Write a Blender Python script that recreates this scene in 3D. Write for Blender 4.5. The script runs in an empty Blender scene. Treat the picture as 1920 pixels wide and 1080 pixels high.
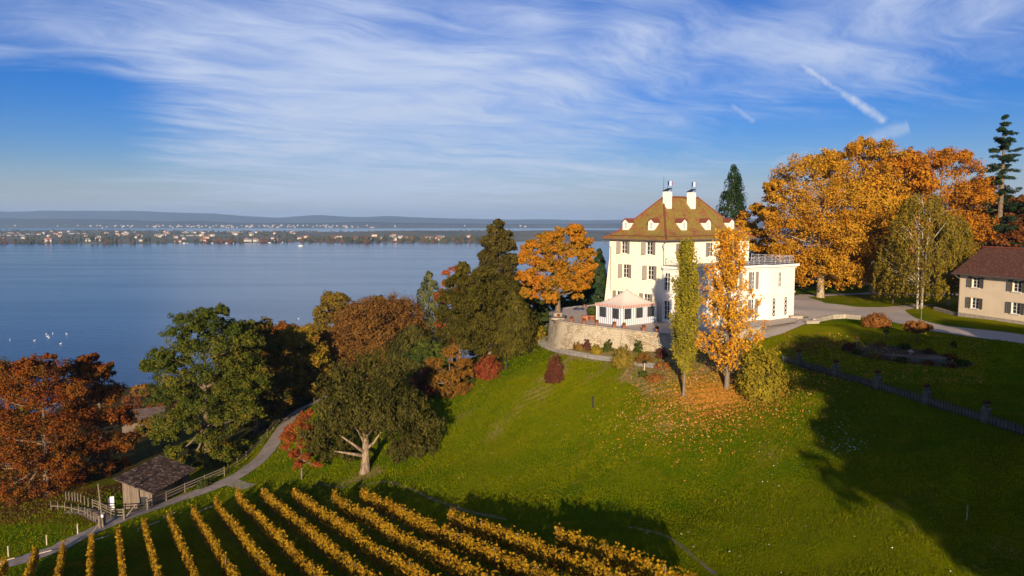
import bpy, math, random
import numpy as np
from mathutils import Vector
from mathutils.geometry import delaunay_2d_cdt
random.seed(7)
RNG = np.random.default_rng(11)
R = math.radians
S = bpy.context.scene
COL = S.collection

# ------------------------------------------------------------------ camera, sun, sky, exposure
FPX, HZ, CAMZ = 1400.0, 413.0, 73.0
PITCH = math.atan((540 - HZ) / FPX)
cd = bpy.data.cameras.new("camera"); cam = bpy.data.objects.new("camera", cd); COL.objects.link(cam)
cam.location = (0, 0, CAMZ); cam.rotation_euler = (R(90) - PITCH, 0, 0)
cd.sensor_width = 36; cd.lens = FPX / 1920 * 36; cd.clip_start = 0.5; cd.clip_end = 60000
S.camera = cam
SUN_EL = R(13.0); SUN_AZ = 0.10
sl = bpy.data.lights.new("sun", "SUN"); sun = bpy.data.objects.new("sun", sl); COL.objects.link(sun)
sl.energy = 5.0; sl.angle = R(0.5); sl.color = (1.0, 0.80, 0.56)
sun.location = (0, -60, 120)
sun.rotation_euler = Vector((SUN_AZ, 1, -math.tan(SUN_EL))).to_track_quat('-Z', 'Y').to_euler()
S.view_settings.view_transform = 'Standard'; S.view_settings.look = 'None'
S.view_settings.exposure = 0.75; S.view_settings.gamma = 1.0
S.render.engine = 'CYCLES'
S.cycles.max_bounces = 5; S.cycles.diffuse_bounces = 2; S.cycles.glossy_bounces = 2
S.cycles.transmission_bounces = 3; S.cycles.volume_bounces = 0; S.cycles.transparent_max_bounces = 6
S.cycles.use_denoising = True

class NT:
    """small helper for node trees"""
    def __init__(s, tree): s.t = tree; s.n = tree.nodes; s.l = tree.links
    def new(s, typ, **kw):
        n = s.n.new(typ)
        for k, v in kw.items(): setattr(n, k, v)
        return n
    def set(s, inp, v):
        if hasattr(v, 'is_output') or isinstance(v, bpy.types.NodeSocket): s.l.new(v, inp)
        else:
            if isinstance(v, (tuple, list)) and len(v) == 3 and inp.type == 'RGBA': v = (*v, 1)
            inp.default_value = v
    def math(s, op, a, b=None, c=None, clamp=False):
        n = s.new('ShaderNodeMath', operation=op); n.use_clamp = clamp
        s.set(n.inputs[0], a)
        if b is not None: s.set(n.inputs[1], b)
        if c is not None: s.set(n.inputs[2], c)
        return n.outputs[0]
    def vmath(s, op, a, b=None, scale=None):
        n = s.new('ShaderNodeVectorMath', operation=op); s.set(n.inputs[0], a)
        if b is not None: s.set(n.inputs[1], b)
        if scale is not None: s.set(n.inputs['Scale'], scale)
        return n.outputs['Value'] if op in ('DOT_PRODUCT', 'LENGTH', 'DISTANCE') else n.outputs[0]
    def noise(s, vec, scale, detail=4, rough=0.55, dist=0.0):
        n = s.new('ShaderNodeTexNoise'); s.set(n.inputs['Vector'], vec); s.set(n.inputs['Scale'], scale)
        n.inputs['Detail'].default_value = detail; n.inputs['Roughness'].default_value = rough
        n.inputs['Distortion'].default_value = dist
        return n.outputs['Fac']
    def ramp(s, fac, stops, interp='LINEAR'):
        n = s.new('ShaderNodeValToRGB'); s.set(n.inputs[0], fac); cr = n.color_ramp; cr.interpolation = interp
        while len(cr.elements) < len(stops): cr.elements.new(0.5)
        for e, (p, c) in zip(cr.elements, stops):
            e.position = p; e.color = (c, c, c, 1) if isinstance(c, (int, float)) else (*c, 1)
        return n.outputs[0]
    def mix(s, fac, a, b, mode='MIX'):
        n = s.new('ShaderNodeMix', data_type='RGBA', blend_type=mode)
        s.set(n.inputs[0], fac); s.set(n.inputs[6], a); s.set(n.inputs[7], b)
        return n.outputs[2]
    def smooth(s, v, a, b, lo=0.0, hi=1.0):
        n = s.new('ShaderNodeMapRange', interpolation_type='SMOOTHSTEP')
        s.set(n.inputs[0], v)
        for i, q in zip((1, 2, 3, 4), (a, b, lo, hi)): n.inputs[i].default_value = q
        return n.outputs[0]
    def xyz(s, v):
        n = s.new('ShaderNodeSeparateXYZ'); s.set(n.inputs[0], v); return n.outputs
    def comb(s, x, y, z):
        n = s.new('ShaderNodeCombineXYZ')
        for i, q in enumerate((x, y, z)): s.set(n.inputs[i], q)
        return n.outputs[0]

def ray(px, py):
    """direction of a point of the picture, per metre along +Y"""
    v = (py - 540) / FPX; dy = math.cos(PITCH) - v * math.sin(PITCH); dz = -math.sin(PITCH) - v * math.cos(PITCH)
    return ((px - 960) / FPX / dy, 1.0, dz / dy)

W = bpy.data.worlds.new("World"); S.world = W; W.use_nodes = True
def build_world():
    t = NT(W.node_tree); t.n.clear()
    out = t.new('ShaderNodeOutputWorld'); bg = t.new('ShaderNodeBackground'); t.l.new(bg.outputs[0], out.inputs[0])
    sky = t.new('ShaderNodeTexSky', sky_type='NISHITA'); sky.sun_disc = False
    sky.sun_elevation = SUN_EL; sky.sun_rotation = R(180) + math.atan(SUN_AZ); sky.altitude = 450
    sky.air_density = 1.0; sky.dust_density = 0.6; sky.ozone_density = 2.5
    d = t.new('ShaderNodeTexCoord').outputs['Generated']
    x, y, z = t.xyz(d)
    zz = t.math('ADD', t.math('MAXIMUM', z, 0.0), 0.07)
    u = t.math('DIVIDE', x, zz); v = t.math('DIVIDE', y, zz)
    # cirrus: a rotated, stretched plane of noise high above
    ca, sa = math.cos(R(35)), math.sin(R(35))
    a = t.math('ADD', t.math('MULTIPLY', u, ca), t.math('MULTIPLY', v, sa))
    b = t.math('SUBTRACT', t.math('MULTIPLY', v, ca), t.math('MULTIPLY', u, sa))
    pl = t.comb(u, v, 0.0)
    warp = t.noise(pl, 0.45, 3)
    st = t.comb(t.math('MULTIPLY', a, 0.30), t.math('ADD', t.math('MULTIPLY', b, 0.85), t.math('MULTIPLY', warp, 1.6)), 0.37)
    n1 = t.noise(st, 1.25, 8, 0.60, 0.3)
    n2 = t.noise(pl, 0.36, 6, 0.58, 0.6)
    fine = t.noise(st, 5.0, 6, 0.65, 0.4)
    def blob(px, py, r):
        k = Vector(ray(px, py)).normalized()
        return t.smooth(t.vmath('DISTANCE', d, tuple(k)), 0.0, r, 1.0, 0.0)
    bias = 0.0
    for px, py, r, w in CLOUDS:
        bias = t.math('ADD', bias, t.math('MULTIPLY', blob(px, py, r), w))
    cover = t.math('ADD', t.math('ADD', t.math('MULTIPLY', n1, 0.68), t.math('MULTIPLY', n2, 0.46)),
                   t.math('ADD', t.math('MULTIPLY', fine, 0.30), bias))
    fac = t.smooth(cover, 0.60, 1.06, 0.0, 0.94)
    wisp = t.smooth(t.math('ADD', t.math('MULTIPLY', n1, 0.55), t.math('ADD', t.math('MULTIPLY', fine, 0.30), t.math('MULTIPLY', t.noise(pl, 1.1, 7, 0.62, 0.8), 0.30))), 0.46, 0.70, 0.55, 1.0)
    fac = t.math('MULTIPLY', t.math('MULTIPLY', fac, wisp), t.smooth(z, -0.01, 0.05, 0.25, 1.0))
    # a broken vapour trail
    def trail(p, q, wid, w):
        P = Vector(ray(*p)).normalized(); Q = Vector(ray(*q)).normalized(); L = (Q - P).length; ax = (Q - P) / L
        rel = t.vmath('SUBTRACT', d, tuple(P))
        s_ = t.vmath('DOT_PRODUCT', rel, tuple(ax))
        off = t.vmath('LENGTH', t.vmath('SUBTRACT', rel, t.vmath('SCALE', tuple(ax), scale=s_)))
        off = t.math('ADD', off, t.math('MULTIPLY', t.math('SUBTRACT', t.noise(d, 70, 5, 0.7), 0.5), wid * 1.3))
        e = t.math('MULTIPLY', t.smooth(s_, -0.005, L * 0.2), t.smooth(s_, L * 0.97, L * 1.02, 1.0, 0.0))
        n = t.smooth(t.noise(d, 60, 5, 0.7), 0.3, 0.62, 0.6, 1.0)
        return t.math('MULTIPLY', t.math('MULTIPLY', t.smooth(off, 0.0, wid, 1.0, 0.0), e), t.math('MULTIPLY', n, w))
    for tr in TRAILS: fac = t.math('MAXIMUM', fac, trail(*tr))
    skyc = t.mix(1.0, sky.outputs[0], t.mix(t.smooth(z, 0.0, 0.17), SKY_LOW, SKY_HIGH), 'MULTIPLY')
    skyc = t.mix(t.smooth(z, -0.01, 0.085, 0.75, 0.0), skyc, (4.5, 4.75, 5.5))        # pale air low over the lake
    cl = t.mix(t.smooth(z, 0.0, 0.3), CLOUD_LOW, CLOUD_HIGH)
    t.set(bg.inputs[0], t.mix(fac, skyc, cl)); bg.inputs[1].default_value = SKY_STRENGTH
SKY_STRENGTH = 0.06
SKY_LOW, SKY_HIGH = (0.68, 0.74, 0.98), (0.15, 0.50, 1.12)
CLOUD_LOW, CLOUD_HIGH = (5.2, 6.1, 7.8), (5.9, 6.8, 8.9)
CLOUDS = [(800, 200, 0.42, 0.22), (620, 330, .28, .16), (1020, 340, .2, .10), (560, 150, 0.22, 0.06), (1150, 130, 0.25, 0.10), (1650, 40, 0.24, 0.22), (330, 60, 0.25, 0.12), (20, 20, .16, .10),
          (80, 180, 0.16, -0.20), (60, 300, 0.2, -0.12), (1750, 240, 0.22, -0.22), (1480, 260, 0.14, -0.14), (1100, 40, 0.08, -0.14)]
TRAILS = [((1480, 105), (1660, 228), 0.0075, 0.95), ((1370, 196), (1415, 228), 0.006, 0.5), ((1600, 270), (1705, 238), 0.012, 0.45), ((1440, 310), (1520, 285), 0.008, 0.3)]
build_world()

# ------------------------------------------------------------------ object helpers
def tag(o, label=None, cat=None, group=None, kind=None):
    if label: o['label'] = label
    if cat: o['category'] = cat
    if group: o['group'] = group
    if kind: o['kind'] = kind
    return o
def link(name, me, parent=None, loc=(0, 0, 0), rz=0.0):
    o = bpy.data.objects.new(name, me); COL.objects.link(o); o.location = loc; o.rotation_euler = (0, 0, rz)
    if parent: o.parent = parent
    return o
def empty(name, loc, rz=0.0, label=None, cat=None, group=None):
    o = link(name, None, None, loc, rz); o.empty_display_size = 0.5
    return tag(o, label, cat, group)
def np_mesh(name, V, F, mats, smooth=False, tint=None, mi=None):
    """mesh from an array of points and an (n,k) array of faces of one size"""
    V = np.asarray(V, np.float32); F = np.asarray(F, np.int32); n, k = F.shape
    me = bpy.data.meshes.new(name)
    me.vertices.add(len(V)); me.vertices.foreach_set('co', V.ravel())
    me.loops.add(n * k); me.loops.foreach_set('vertex_index', F.ravel())
    me.polygons.add(n); me.polygons.foreach_set('loop_start', np.arange(0, n * k, k, dtype=np.int32))
    if smooth: me.polygons.foreach_set('use_smooth', np.ones(n, bool))
    if mi is not None: me.polygons.foreach_set('material_index', np.asarray(mi, np.int32))
    if tint is not None:
        at = me.attributes.new('tint', 'FLOAT', 'POINT'); at.data.foreach_set('value', np.asarray(tint, np.float32))
    for m in (mats if isinstance(mats, (list, tuple)) else [mats]): me.materials.append(m)
    me.update(calc_edges=True)
    return me
class MB:
    """collects shapes; build() links them as ONE mesh object"""
    def __init__(s): s.v = []; s.f = []; s.m = []; s.k = 0
    def poly(s, pts, m=0):
        i = len(s.v); s.v += [tuple(p) for p in pts]; s.f.append(tuple(range(i, i + len(pts)))); s.m.append(m)
    def add(s, vs, fs, m=0):
        i = len(s.v); s.v += [tuple(p) for p in vs]
        for f in fs: s.f.append(tuple(j + i for j in f)); s.m.append(m)
    def box(s, x0, x1, y0, y1, z0, z1, m=0, rz=0.0, c=(0, 0)):
        vs = [(x, y, z) for z in (z0, z1) for x, y in ((x0, y0), (x1, y0), (x1, y1), (x0, y1))]
        if rz:
            ca, sa = math.cos(rz), math.sin(rz)
            vs = [(c[0] + (x - c[0]) * ca - (y - c[1]) * sa, c[1] + (x - c[0]) * sa + (y - c[1]) * ca, z) for x, y, z in vs]
        s.add(vs, [(3, 2, 1, 0), (4, 5, 6, 7), (0, 1, 5, 4), (1, 2, 6, 5), (2, 3, 7, 6), (3, 0, 4, 7)], m)
    def beam(s, p, q, w, h, m=0):
        """box along p-q, w wide, h tall"""
        p, q = Vector(p), Vector(q); d = (q - p).normalized(); up = Vector((0, 0, 1))
        if abs(d.z) > 0.98: up = Vector((1, 0, 0))
        a = d.cross(up).normalized() * w / 2; b = a.cross(d).normalized() * h / 2
        vs = [e + sa * a + sb * b for e in (p, q) for sa, sb in ((-1, -1), (1, -1), (1, 1), (-1, 1))]
        s.add(vs, [(3, 2, 1, 0), (4, 5, 6, 7), (0, 1, 5, 4), (1, 2, 6, 5), (2, 3, 7, 6), (3, 0, 4, 7)], m)
    def tube(s, pts, rad, n=7, m=0, cap=True):
        pts = [Vector(p) for p in pts]; i0 = len(s.v); k = len(pts)
        if isinstance(rad, (int, float)): rad = [rad] * k
        ref = Vector((0.31, 0.95, 0.05))
        for i, p in enumerate(pts):
            d = (pts[min(i + 1, k - 1)] - pts[max(i - 1, 0)]).normalized()
            a = d.cross(ref)
            if a.length < 0.05: a = d.cross(Vector((1, 0, 0)))
            a.normalize(); b = d.cross(a)
            for j in range(n):
                an = 2 * math.pi * j / n
                s.v.append(tuple(p + (a * math.cos(an) + b * math.sin(an)) * rad[i]))
        for i in range(k - 1):
            for j in range(n):
                j2 = (j + 1) % n
                s.f.append((i0 + i * n + j, i0 + i * n + j2, i0 + (i + 1) * n + j2, i0 + (i + 1) * n + j)); s.m.append(m)
        if cap:
            s.f.append(tuple(i0 + j for j in reversed(range(n)))); s.m.append(m)
            s.f.append(tuple(i0 + (k - 1) * n + j for j in range(n))); s.m.append(m)
    def lathe(s, prof, n=16, m=0, c=(0, 0), sx=1.0, sy=1.0):
        i0 = len(s.v); k = len(prof)
        for r, z in prof:
            for j in range(n):
                an = 2 * math.pi * j / n
                s.v.append((c[0] + sx * r * math.cos(an), c[1] + sy * r * math.sin(an), z))
        for i in range(k - 1):
            for j in range(n):
                j2 = (j + 1) % n
                s.f.append((i0 + i * n + j, i0 + i * n + j2, i0 + (i + 1) * n + j2, i0 + (i + 1) * n + j)); s.m.append(m)
        s.f.append(tuple(i0 + j for j in reversed(range(n)))); s.m.append(m)
        s.f.append(tuple(i0 + (k - 1) * n + j for j in range(n))); s.m.append(m)
    def mesh(s, name, mats, smooth=False):
        me = bpy.data.meshes.new(name); me.from_pydata(s.v, [], s.f)
        for mm in (mats if isinstance(mats, (list, tuple)) else [mats]): me.materials.append(mm)
        me.polygons.foreach_set('material_index', s.m)
        if smooth: me.polygons.foreach_set('use_smooth', [True] * len(s.f))
        me.update(); return me
    def build(s, name, mats, parent=None, loc=(0, 0, 0), rz=0.0, smooth=False):
        return link(name, s.mesh(name, mats, smooth), parent, loc, rz)

# ------------------------------------------------------------------ materials
def base_mat(name):
    m = bpy.data.materials.new(name); m.use_nodes = True; t = NT(m.node_tree); t.n.clear()
    out = t.new('ShaderNodeOutputMaterial'); b = t.new('ShaderNodeBsdfPrincipled'); t.l.new(b.outputs[0], out.inputs[0])
    return m, t, b, out
def pm(name, c1, c2=None, scale=2.0, rough=0.8, bump=0.0, bscale=8.0, metal=0.0, spec=0.3, stretch=(1, 1, 1), grime=0.0):
    m, t, b, out = base_mat(name); c2 = c2 or tuple(q * 0.8 for q in c1)
    co = t.vmath('MULTIPLY', t.new('ShaderNodeTexCoord').outputs['Object'], stretch)
    f = t.noise(co, scale, 6, 0.62)
    c = t.mix(t.smooth(f, 0.35, 0.65), c1, c2)
    if grime:
        g = t.smooth(t.noise(t.vmath('MULTIPLY', co, (1.3, 1.3, 0.25)), 0.9, 6, 0.7), 0.5, 0.8, 0, grime)
        c = t.mix(g, c, tuple(q * 0.55 for q in c2))
    t.set(b.inputs['Base Color'], c); b.inputs['Roughness'].default_value = rough; b.inputs['Metallic'].default_value = metal
    b.inputs['Specular IOR Level'].default_value = spec
    if bump:
        bn = t.new('ShaderNodeBump'); bn.inputs['Strength'].default_value = bump; bn.inputs['Distance'].default_value = 0.05
        t.set(bn.inputs['Height'], t.noise(co, bscale, 5, 0.65)); t.l.new(bn.outputs[0], b.inputs['Normal'])
    return m
def leaf_mat(name, stops, trans=0.2):
    m = bpy.data.materials.new(name); m.use_nodes = True; t = NT(m.node_tree); t.n.clear()
    out = t.new('ShaderNodeOutputMaterial')
    at = t.new('ShaderNodeAttribute', attribute_name='tint')
    n = len(stops); c = t.ramp(at.outputs['Fac'], [(i / (n - 1), q) for i, q in enumerate(stops)])
    df = t.new('ShaderNodeBsdfDiffuse'); t.set(df.inputs[0], c)
    tr = t.new('ShaderNodeBsdfTranslucent'); t.set(tr.inputs[0], c)
    mx = t.new('ShaderNodeMixShader'); mx.inputs[0].default_value = trans
    t.l.new(df.outputs[0], mx.inputs[1]); t.l.new(tr.outputs[0], mx.inputs[2]); t.l.new(mx.outputs[0], out.inputs[0])
    return m
def tile_mat(name, cols, moss, mossy, course=0.17, axis='Z'):
    """clay tiles in courses with patches of moss"""
    m, t, b, out = base_mat(name)
    co = t.new('ShaderNodeTexCoord').outputs['Object']; x, y, z = t.xyz(co)
    q = z if axis == 'Z' else y
    row = t.math('DIVIDE', q, course); fr = t.math('FRACT', row); fl = t.math('FLOOR', row)
    side = t.math('ADD', t.math('MULTIPLY', t.math('ADD', x, y if axis == 'Z' else z), 5.0), t.math('MULTIPLY', fl, 0.5))
    cell = t.comb(t.math('FLOOR', side), fl, 0.0)
    wn = t.new('ShaderNodeTexWhiteNoise', noise_dimensions='3D'); t.set(wn.inputs['Vector'], cell)
    c = t.ramp(wn.outputs['Value'], [(i / (len(cols) - 1), k) for i, k in enumerate(cols)])
    big = t.noise(co, 0.8, 7, 0.72); sm = t.noise(co, 3.5, 5, 0.7)
    f = t.smooth(t.math('ADD', t.math('MULTIPLY', big, 0.60), t.math('MULTIPLY', sm, 0.50)), 0.66 - mossy, 0.72 - mossy * 0.8)
    c = t.mix(t.math('MULTIPLY', f, 0.85), c, t.mix(t.noise(co, 6, 3), moss[0], moss[1]))
    t.set(b.inputs['Base Color'], c); b.inputs['Roughness'].default_value = 0.9; b.inputs['Specular IOR Level'].default_value = 0.15
    bn = t.new('ShaderNodeBump'); bn.inputs['Strength'].default_value = 0.7; bn.inputs['Distance'].default_value = 0.05
    h = t.math('ADD', t.math('SUBTRACT', 1.0, fr), t.math('MULTIPLY', t.math('ABSOLUTE', t.math('SUBTRACT', t.math('FRACT', side), 0.5)), -0.8))
    t.set(bn.inputs['Height'], t.math('ADD', h, t.math('MULTIPLY', sm, 1.5))); t.l.new(bn.outputs[0], b.inputs['Normal'])
    return m
def stone_mat(name):
    m, t, b, out = base_mat(name)
    co = t.new('ShaderNodeTexCoord').outputs['Object']
    wob = t.vmath('ADD', co, t.vmath('SCALE', t.new('ShaderNodeTexNoise').outputs['Color'], scale=0.0))
    st = t.vmath('MULTIPLY', co, (1.3, 1.3, 3.2))
    vo = t.new('ShaderNodeTexVoronoi', feature='DISTANCE_TO_EDGE'); t.set(vo.inputs['Vector'], st); vo.inputs['Scale'].default_value = 1.6
    vc = t.new('ShaderNodeTexVoronoi', feature='F1'); t.set(vc.inputs['Vector'], st); vc.inputs['Scale'].default_value = 1.6
    r = t.xyz(vc.outputs['Color'])[0]
    c = t.ramp(r, [(0, (.30, .22, .13)), (.4, (.44, .35, .22)), (.75, (.52, .43, .29)), (1, (.36, .31, .24))])
    c = t.mix(t.smooth(vo.outputs['Distance'], 0.0, 0.07, 1.0, 0.0), c, (.22, .17, .11))
    pl = t.smooth(t.noise(co, 0.35, 5, 0.6), 0.47, 0.57)       # patches still rendered with plaster
    c = t.mix(pl, c, (.50, .42, .29))
    g = t.smooth(t.noise(t.vmath('MULTIPLY', co, (1, 1, .35)), 1.1, 7, 0.72), 0.5, 0.72, 0, 0.75)
    c = t.mix(g, c, (.16, .12, .075))
    t.set(b.inputs['Base Color'], c); b.inputs['Roughness'].default_value = 0.95
    bn = t.new('ShaderNodeBump'); bn.inputs['Strength'].default_value = 0.8; bn.inputs['Distance'].default_value = 0.06
    t.set(bn.inputs['Height'], t.math('ADD', t.smooth(vo.outputs['Distance'], 0, 0.12), t.noise(co, 7, 5, .7))); t.l.new(bn.outputs[0], b.inputs['Normal'])
    return m
def plank_mat(name, c1, c2):
    m, t, b, out = base_mat(name)
    co = t.new('ShaderNodeTexCoord').outputs['Object']; x, y, z = t.xyz(co)
    s_ = t.math('MULTIPLY', t.math('ADD', x, y), 4.5); fl = t.math('FLOOR', s_); fr = t.math('FRACT', s_)
    wn = t.new('ShaderNodeTexWhiteNoise', noise_dimensions='1D'); t.set(wn.inputs['W'], fl)
    c = t.mix(wn.outputs['Value'], c1, c2)
    c = t.mix(t.smooth(t.noise(t.vmath('MULTIPLY', co, (6, 6, .6)), 2, 5, .7), .4, .7, 0, .6), c, tuple(q * .45 for q in c1))
    gap = t.math('MULTIPLY', t.smooth(fr, 0.0, 0.08), t.smooth(fr, 0.92, 1.0, 1, 0))
    c = t.mix(gap, (.015, .012, .01), c)
    t.set(b.inputs['Base Color'], c); b.inputs['Roughness'].default_value = 0.9
    bn = t.new('ShaderNodeBump'); bn.inputs['Strength'].default_value = 0.7; bn.inputs['Distance'].default_value = 0.03
    t.set(bn.inputs['Height'], gap); t.l.new(bn.outputs[0], b.inputs['Normal'])
    return m
def stripe_mat(name, a, bcol, per):
    m, t, b, out = base_mat(name)
    x, y, z = t.xyz(t.new('ShaderNodeTexCoord').outputs['Object'])
    f = t.math('FRACT', t.math('DIVIDE', t.math('ADD', x, y), per))
    t.set(b.inputs['Base Color'], t.mix(t.math('GREATER_THAN', f, 0.5), a, bcol)); b.inputs['Roughness'].default_value = 0.8
    return m
M = {}
M['cream'] = pm('cream_render', (.86, .805, .62), (.82, .76, .57), .5, .9, .15, 20, grime=.25)
M['white'] = pm('white_render', (.80, .75, .66), (.76, .71, .62), .6, .9, .12, 20, grime=.22)
M['trim'] = pm('white_paint', (.80, .78, .72), (.74, .72, .66), 2, .6, .05, 20)
M['pink'] = pm('salmon_render', (.72, .58, .41), (.66, .53, .37), .5, .9, .12, 20, grime=.2)
M['shutter'] = pm('grey_shutter_paint', (.27, .235, .21), (.22, .19, .17), 3, .7, .1)
M['shutter_dark'] = pm('dark_grey_shutter_paint', (.13, .115, .10), (.10, .09, .08), 3, .7, .1)
M['glass'] = pm('window_glass', (.02, .022, .026), (.035, .035, .04), 1.2, .12, 0, spec=.6)
M['iron'] = pm('grey_iron', (.23, .23, .26), (.17, .17, .19), 5, .5, metal=.4)
M['rail_iron'] = pm('pale_grey_railing', (.42, .42, .45), (.34, .34, .37), 5, .5)
M['dark_stone'] = pm('mossy_fence_stone', (.16, .14, .10), (.09, .085, .06), 3, .95, .4, 9)
M['dark_iron'] = pm('black_iron', (.02, .02, .022), (.03, .028, .026), 5, .6)
M['zinc'] = pm('zinc_sheet', (.20, .17, .15), (.15, .12, .11), 1.5, .5, .05, metal=.5)
M['roof'] = tile_mat('mossy_clay_tiles', [(.20, .075, .03), (.30, .11, .04), (.15, .06, .028), (.37, .16, .065)], ((.31, .235, .045), (.17, .15, .03)), .172)
M['roof_red'] = tile_mat('red_clay_tiles', [(.125, .052, .032), (.09, .038, .025), (.17, .075, .045)], ((.16, .08, .04), (.10, .06, .035)), -.02)
M['ridge'] = pm('red_ridge_tiles', (.21, .055, .03), (.14, .04, .025), 4, .85, .3, 10)
M['barn_tiles'] = tile_mat('weathered_barn_tiles', [(.045, .03, .026), (.08, .055, .045), (.14, .10, .085), (.055, .035, .03)], ((.05, .045, .03), (.03, .03, .02)), -.05, .20, 'Y')
M['planks'] = plank_mat('weathered_planks', (.13, .095, .065), (.23, .17, .12))
M['stone'] = stone_mat('old_rubble_stone')
M['coping'] = pm('stone_coping', (.40, .34, .26), (.26, .22, .17), 3, .9, .4, 9)
M['gravel'] = pm('pinkish_gravel', (.44, .36, .29), (.38, .31, .25), 6, .95, .4, 30)
M['road'] = pm('pale_gravel_road', (.30, .24, .20), (.20, .165, .135), 1.1, .95, .5, 14)
M['footpath'] = pm('pale_footpath', (.46, .40, .34), (.37, .32, .27), 1.4, .95, .3, 14)
M['mud'] = pm('trodden_earth', (.20, .15, .08), (.12, .10, .04), 1.5, .95, .4, 14)
M['wood'] = pm('weathered_wood', (.20, .16, .115), (.13, .105, .08), 4, .85, .4, 12)
M['pale_wood'] = pm('bleached_wood', (.52, .43, .32), (.40, .33, .25), 4, .85, .3, 12)
M['bark'] = pm('grey_brown_bark', (.20, .14, .09), (.11, .08, .055), 5, .95, .8, 9, stretch=(1, 1, .3))
M['bark_pale'] = pm('pale_plane_bark', (.42, .32, .20), (.22, .17, .11), 2.5, .9, .5, 7)
M['bark_white'] = pm('white_birch_bark', (.62, .56, .47), (.30, .26, .21), 3, .8, .3, 9, stretch=(1, 1, 1.6))
M['bark_yew'] = pm('bleached_split_trunk', (.33, .24, .155), (.10, .07, .045), 4.5, .9, 1.0, 7, stretch=(1, 1, .35))
M['canvas'] = pm('white_canvas', (.72, .60, .50), (.68, .56, .46), 1.5, .8)
M['stripes'] = stripe_mat('blue_white_striped_canvas', (.66, .65, .63), (.33, .36, .43), .36)
M['valance'] = stripe_mat('red_white_valance_canvas', (.62, .45, .38), (.36, .10, .06), .3)
M['terracotta'] = pm('terracotta', (.42, .16, .08), (.34, .12, .06), 4, .85)
M['mesh_window'] = pm('dark_tent_window', (.03, .035, .04), (.045, .05, .055), 2, .25)
M['flag_blue'] = pm('flag_blue', (.02, .06, .25)); M['flag_white'] = pm('flag_white', (.75, .75, .75)); M['flag_red'] = pm('flag_red', (.55, .03, .04))
M['sign_white'] = pm('white_board', (.75, .74, .75)); M['sign_back'] = pm('plum_board', (.10, .05, .12))
M['swan'] = pm('white_feathers', (.85, .85, .85)); M['boat'] = pm('white_hull', (.8, .8, .78))
M['far_wall'] = pm('far_white_wall', (.50, .47, .42), (.42, .39, .35), .02); M['far_wall2'] = pm('far_buff_wall', (.58, .46, .34), (.52, .41, .3), .02)
M['far_roof'] = pm('far_red_roof', (.28, .10, .06), (.2, .08, .05), .05); M['far_roof2'] = pm('far_grey_roof', (.24, .22, .21), (.18, .16, .16), .05)
M['dark_soil'] = pm('dark_flowerbed_soil', (.035, .022, .012), (.055, .035, .02), 3, .95, .6, 12)
M['basin_water'] = pm('brown_basin_water', (.06, .03, .012), (.10, .05, .015), 2, .5, .3, 6)
# leaf colours, dark to light, of each kind
L = {}
def LM(k, *st, trans=.2): L[k] = leaf_mat(k + '_leaves', st, trans)
LM('plane', (.16, .06, .007), (.40, .165, .011), (.54, .27, .02), (.28, .17, .016), (.46, .17, .011))
LM('plane_red', (.14, .045, .007), (.36, .125, .009), (.48, .19, .013), (.27, .13, .013), (.42, .12, .009))
LM('rust_dark', (.06, .026, .010), (.14, .045, .012), (.19, .07, .016), (.075, .05, .016))
LM('beech', (.07, .020, .008), (.20, .048, .008), (.23, .075, .010), (.085, .055, .012), (.12, .026, .012))
LM('oak', (.035, .05, .008), (.07, .085, .010), (.12, .115, .014), (.20, .14, .014))
LM('oak_back', (.05, .055, .01), (.09, .085, .012), (.16, .08, .014), (.11, .09, .015))
LM('gold_maple', (.08, .07, .010), (.19, .135, .012), (.28, .17, .014), (.22, .09, .012))
LM('orange_top', (.14, .045, .010), (.22, .075, .012), (.27, .12, .014))
LM('red_maple', (.13, .03, .012), (.27, .065, .018), (.28, .10, .02))
LM('ash', (.09, .065, .012), (.17, .115, .016), (.22, .135, .02))
LM('brown_beech', (.085, .042, .014), (.16, .075, .018), (.21, .10, .022), (.12, .085, .018))
LM('yew', (.028, .030, .008), (.065, .058, .012), (.11, .09, .018), trans=.12)
LM('dark_fir', (.010, .022, .010), (.022, .042, .016), (.045, .065, .02), trans=.1)
LM('cypress', (.028, .027, .006), (.072, .062, .010), (.125, .098, .016), trans=.15)
LM('sequoia', (.030, .026, .008), (.075, .06, .014), (.13, .098, .02), trans=.15)
LM('grey_fir', (.05, .06, .022), (.10, .105, .04), (.14, .13, .05), trans=.15)
LM('terrace_maple', (.13, .11, .014), (.34, .16, .014), (.44, .17, .014), (.40, .12, .012))
LM('birch', (.12, .095, .012), (.20, .145, .016), (.27, .18, .02))
LM('poplar_green', (.13, .12, .012), (.22, .19, .016), (.31, .24, .02))
LM('poplar_gold', (.46, .19, .012), (.66, .31, .02), (.70, .40, .035), (.58, .24, .015), trans=.35)
LM('yellow_shrub', (.12, .10, .012), (.25, .19, .016), (.36, .25, .02))
LM('red_shrub', (.13, .025, .014), (.22, .045, .02), (.26, .12, .02))
LM('wine_shrub', (.06, .022, .014), (.11, .035, .02), (.15, .06, .028))
LM('orange_shrub', (.09, .05, .012), (.20, .09, .016), (.23, .11, .018), (.12, .095, .016))
LM('willow', (.12, .09, .016), (.22, .16, .025), (.28, .20, .03))
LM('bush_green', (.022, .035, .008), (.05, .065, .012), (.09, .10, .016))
LM('rust_box', (.16, .06, .018), (.27, .11, .025), (.32, .15, .03))
LM('vine', (.12, .055, .008), (.30, .155, .009), (.43, .24, .014), (.27, .18, .012), (.20, .07, .010), trans=.3)
LM('grass', (.075, .115, .002), (.125, .15, .002), (.20, .19, .004), trans=.3)
LM('litter', (.34, .13, .02), (.50, .23, .03), (.58, .33, .08), trans=.1)
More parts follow.
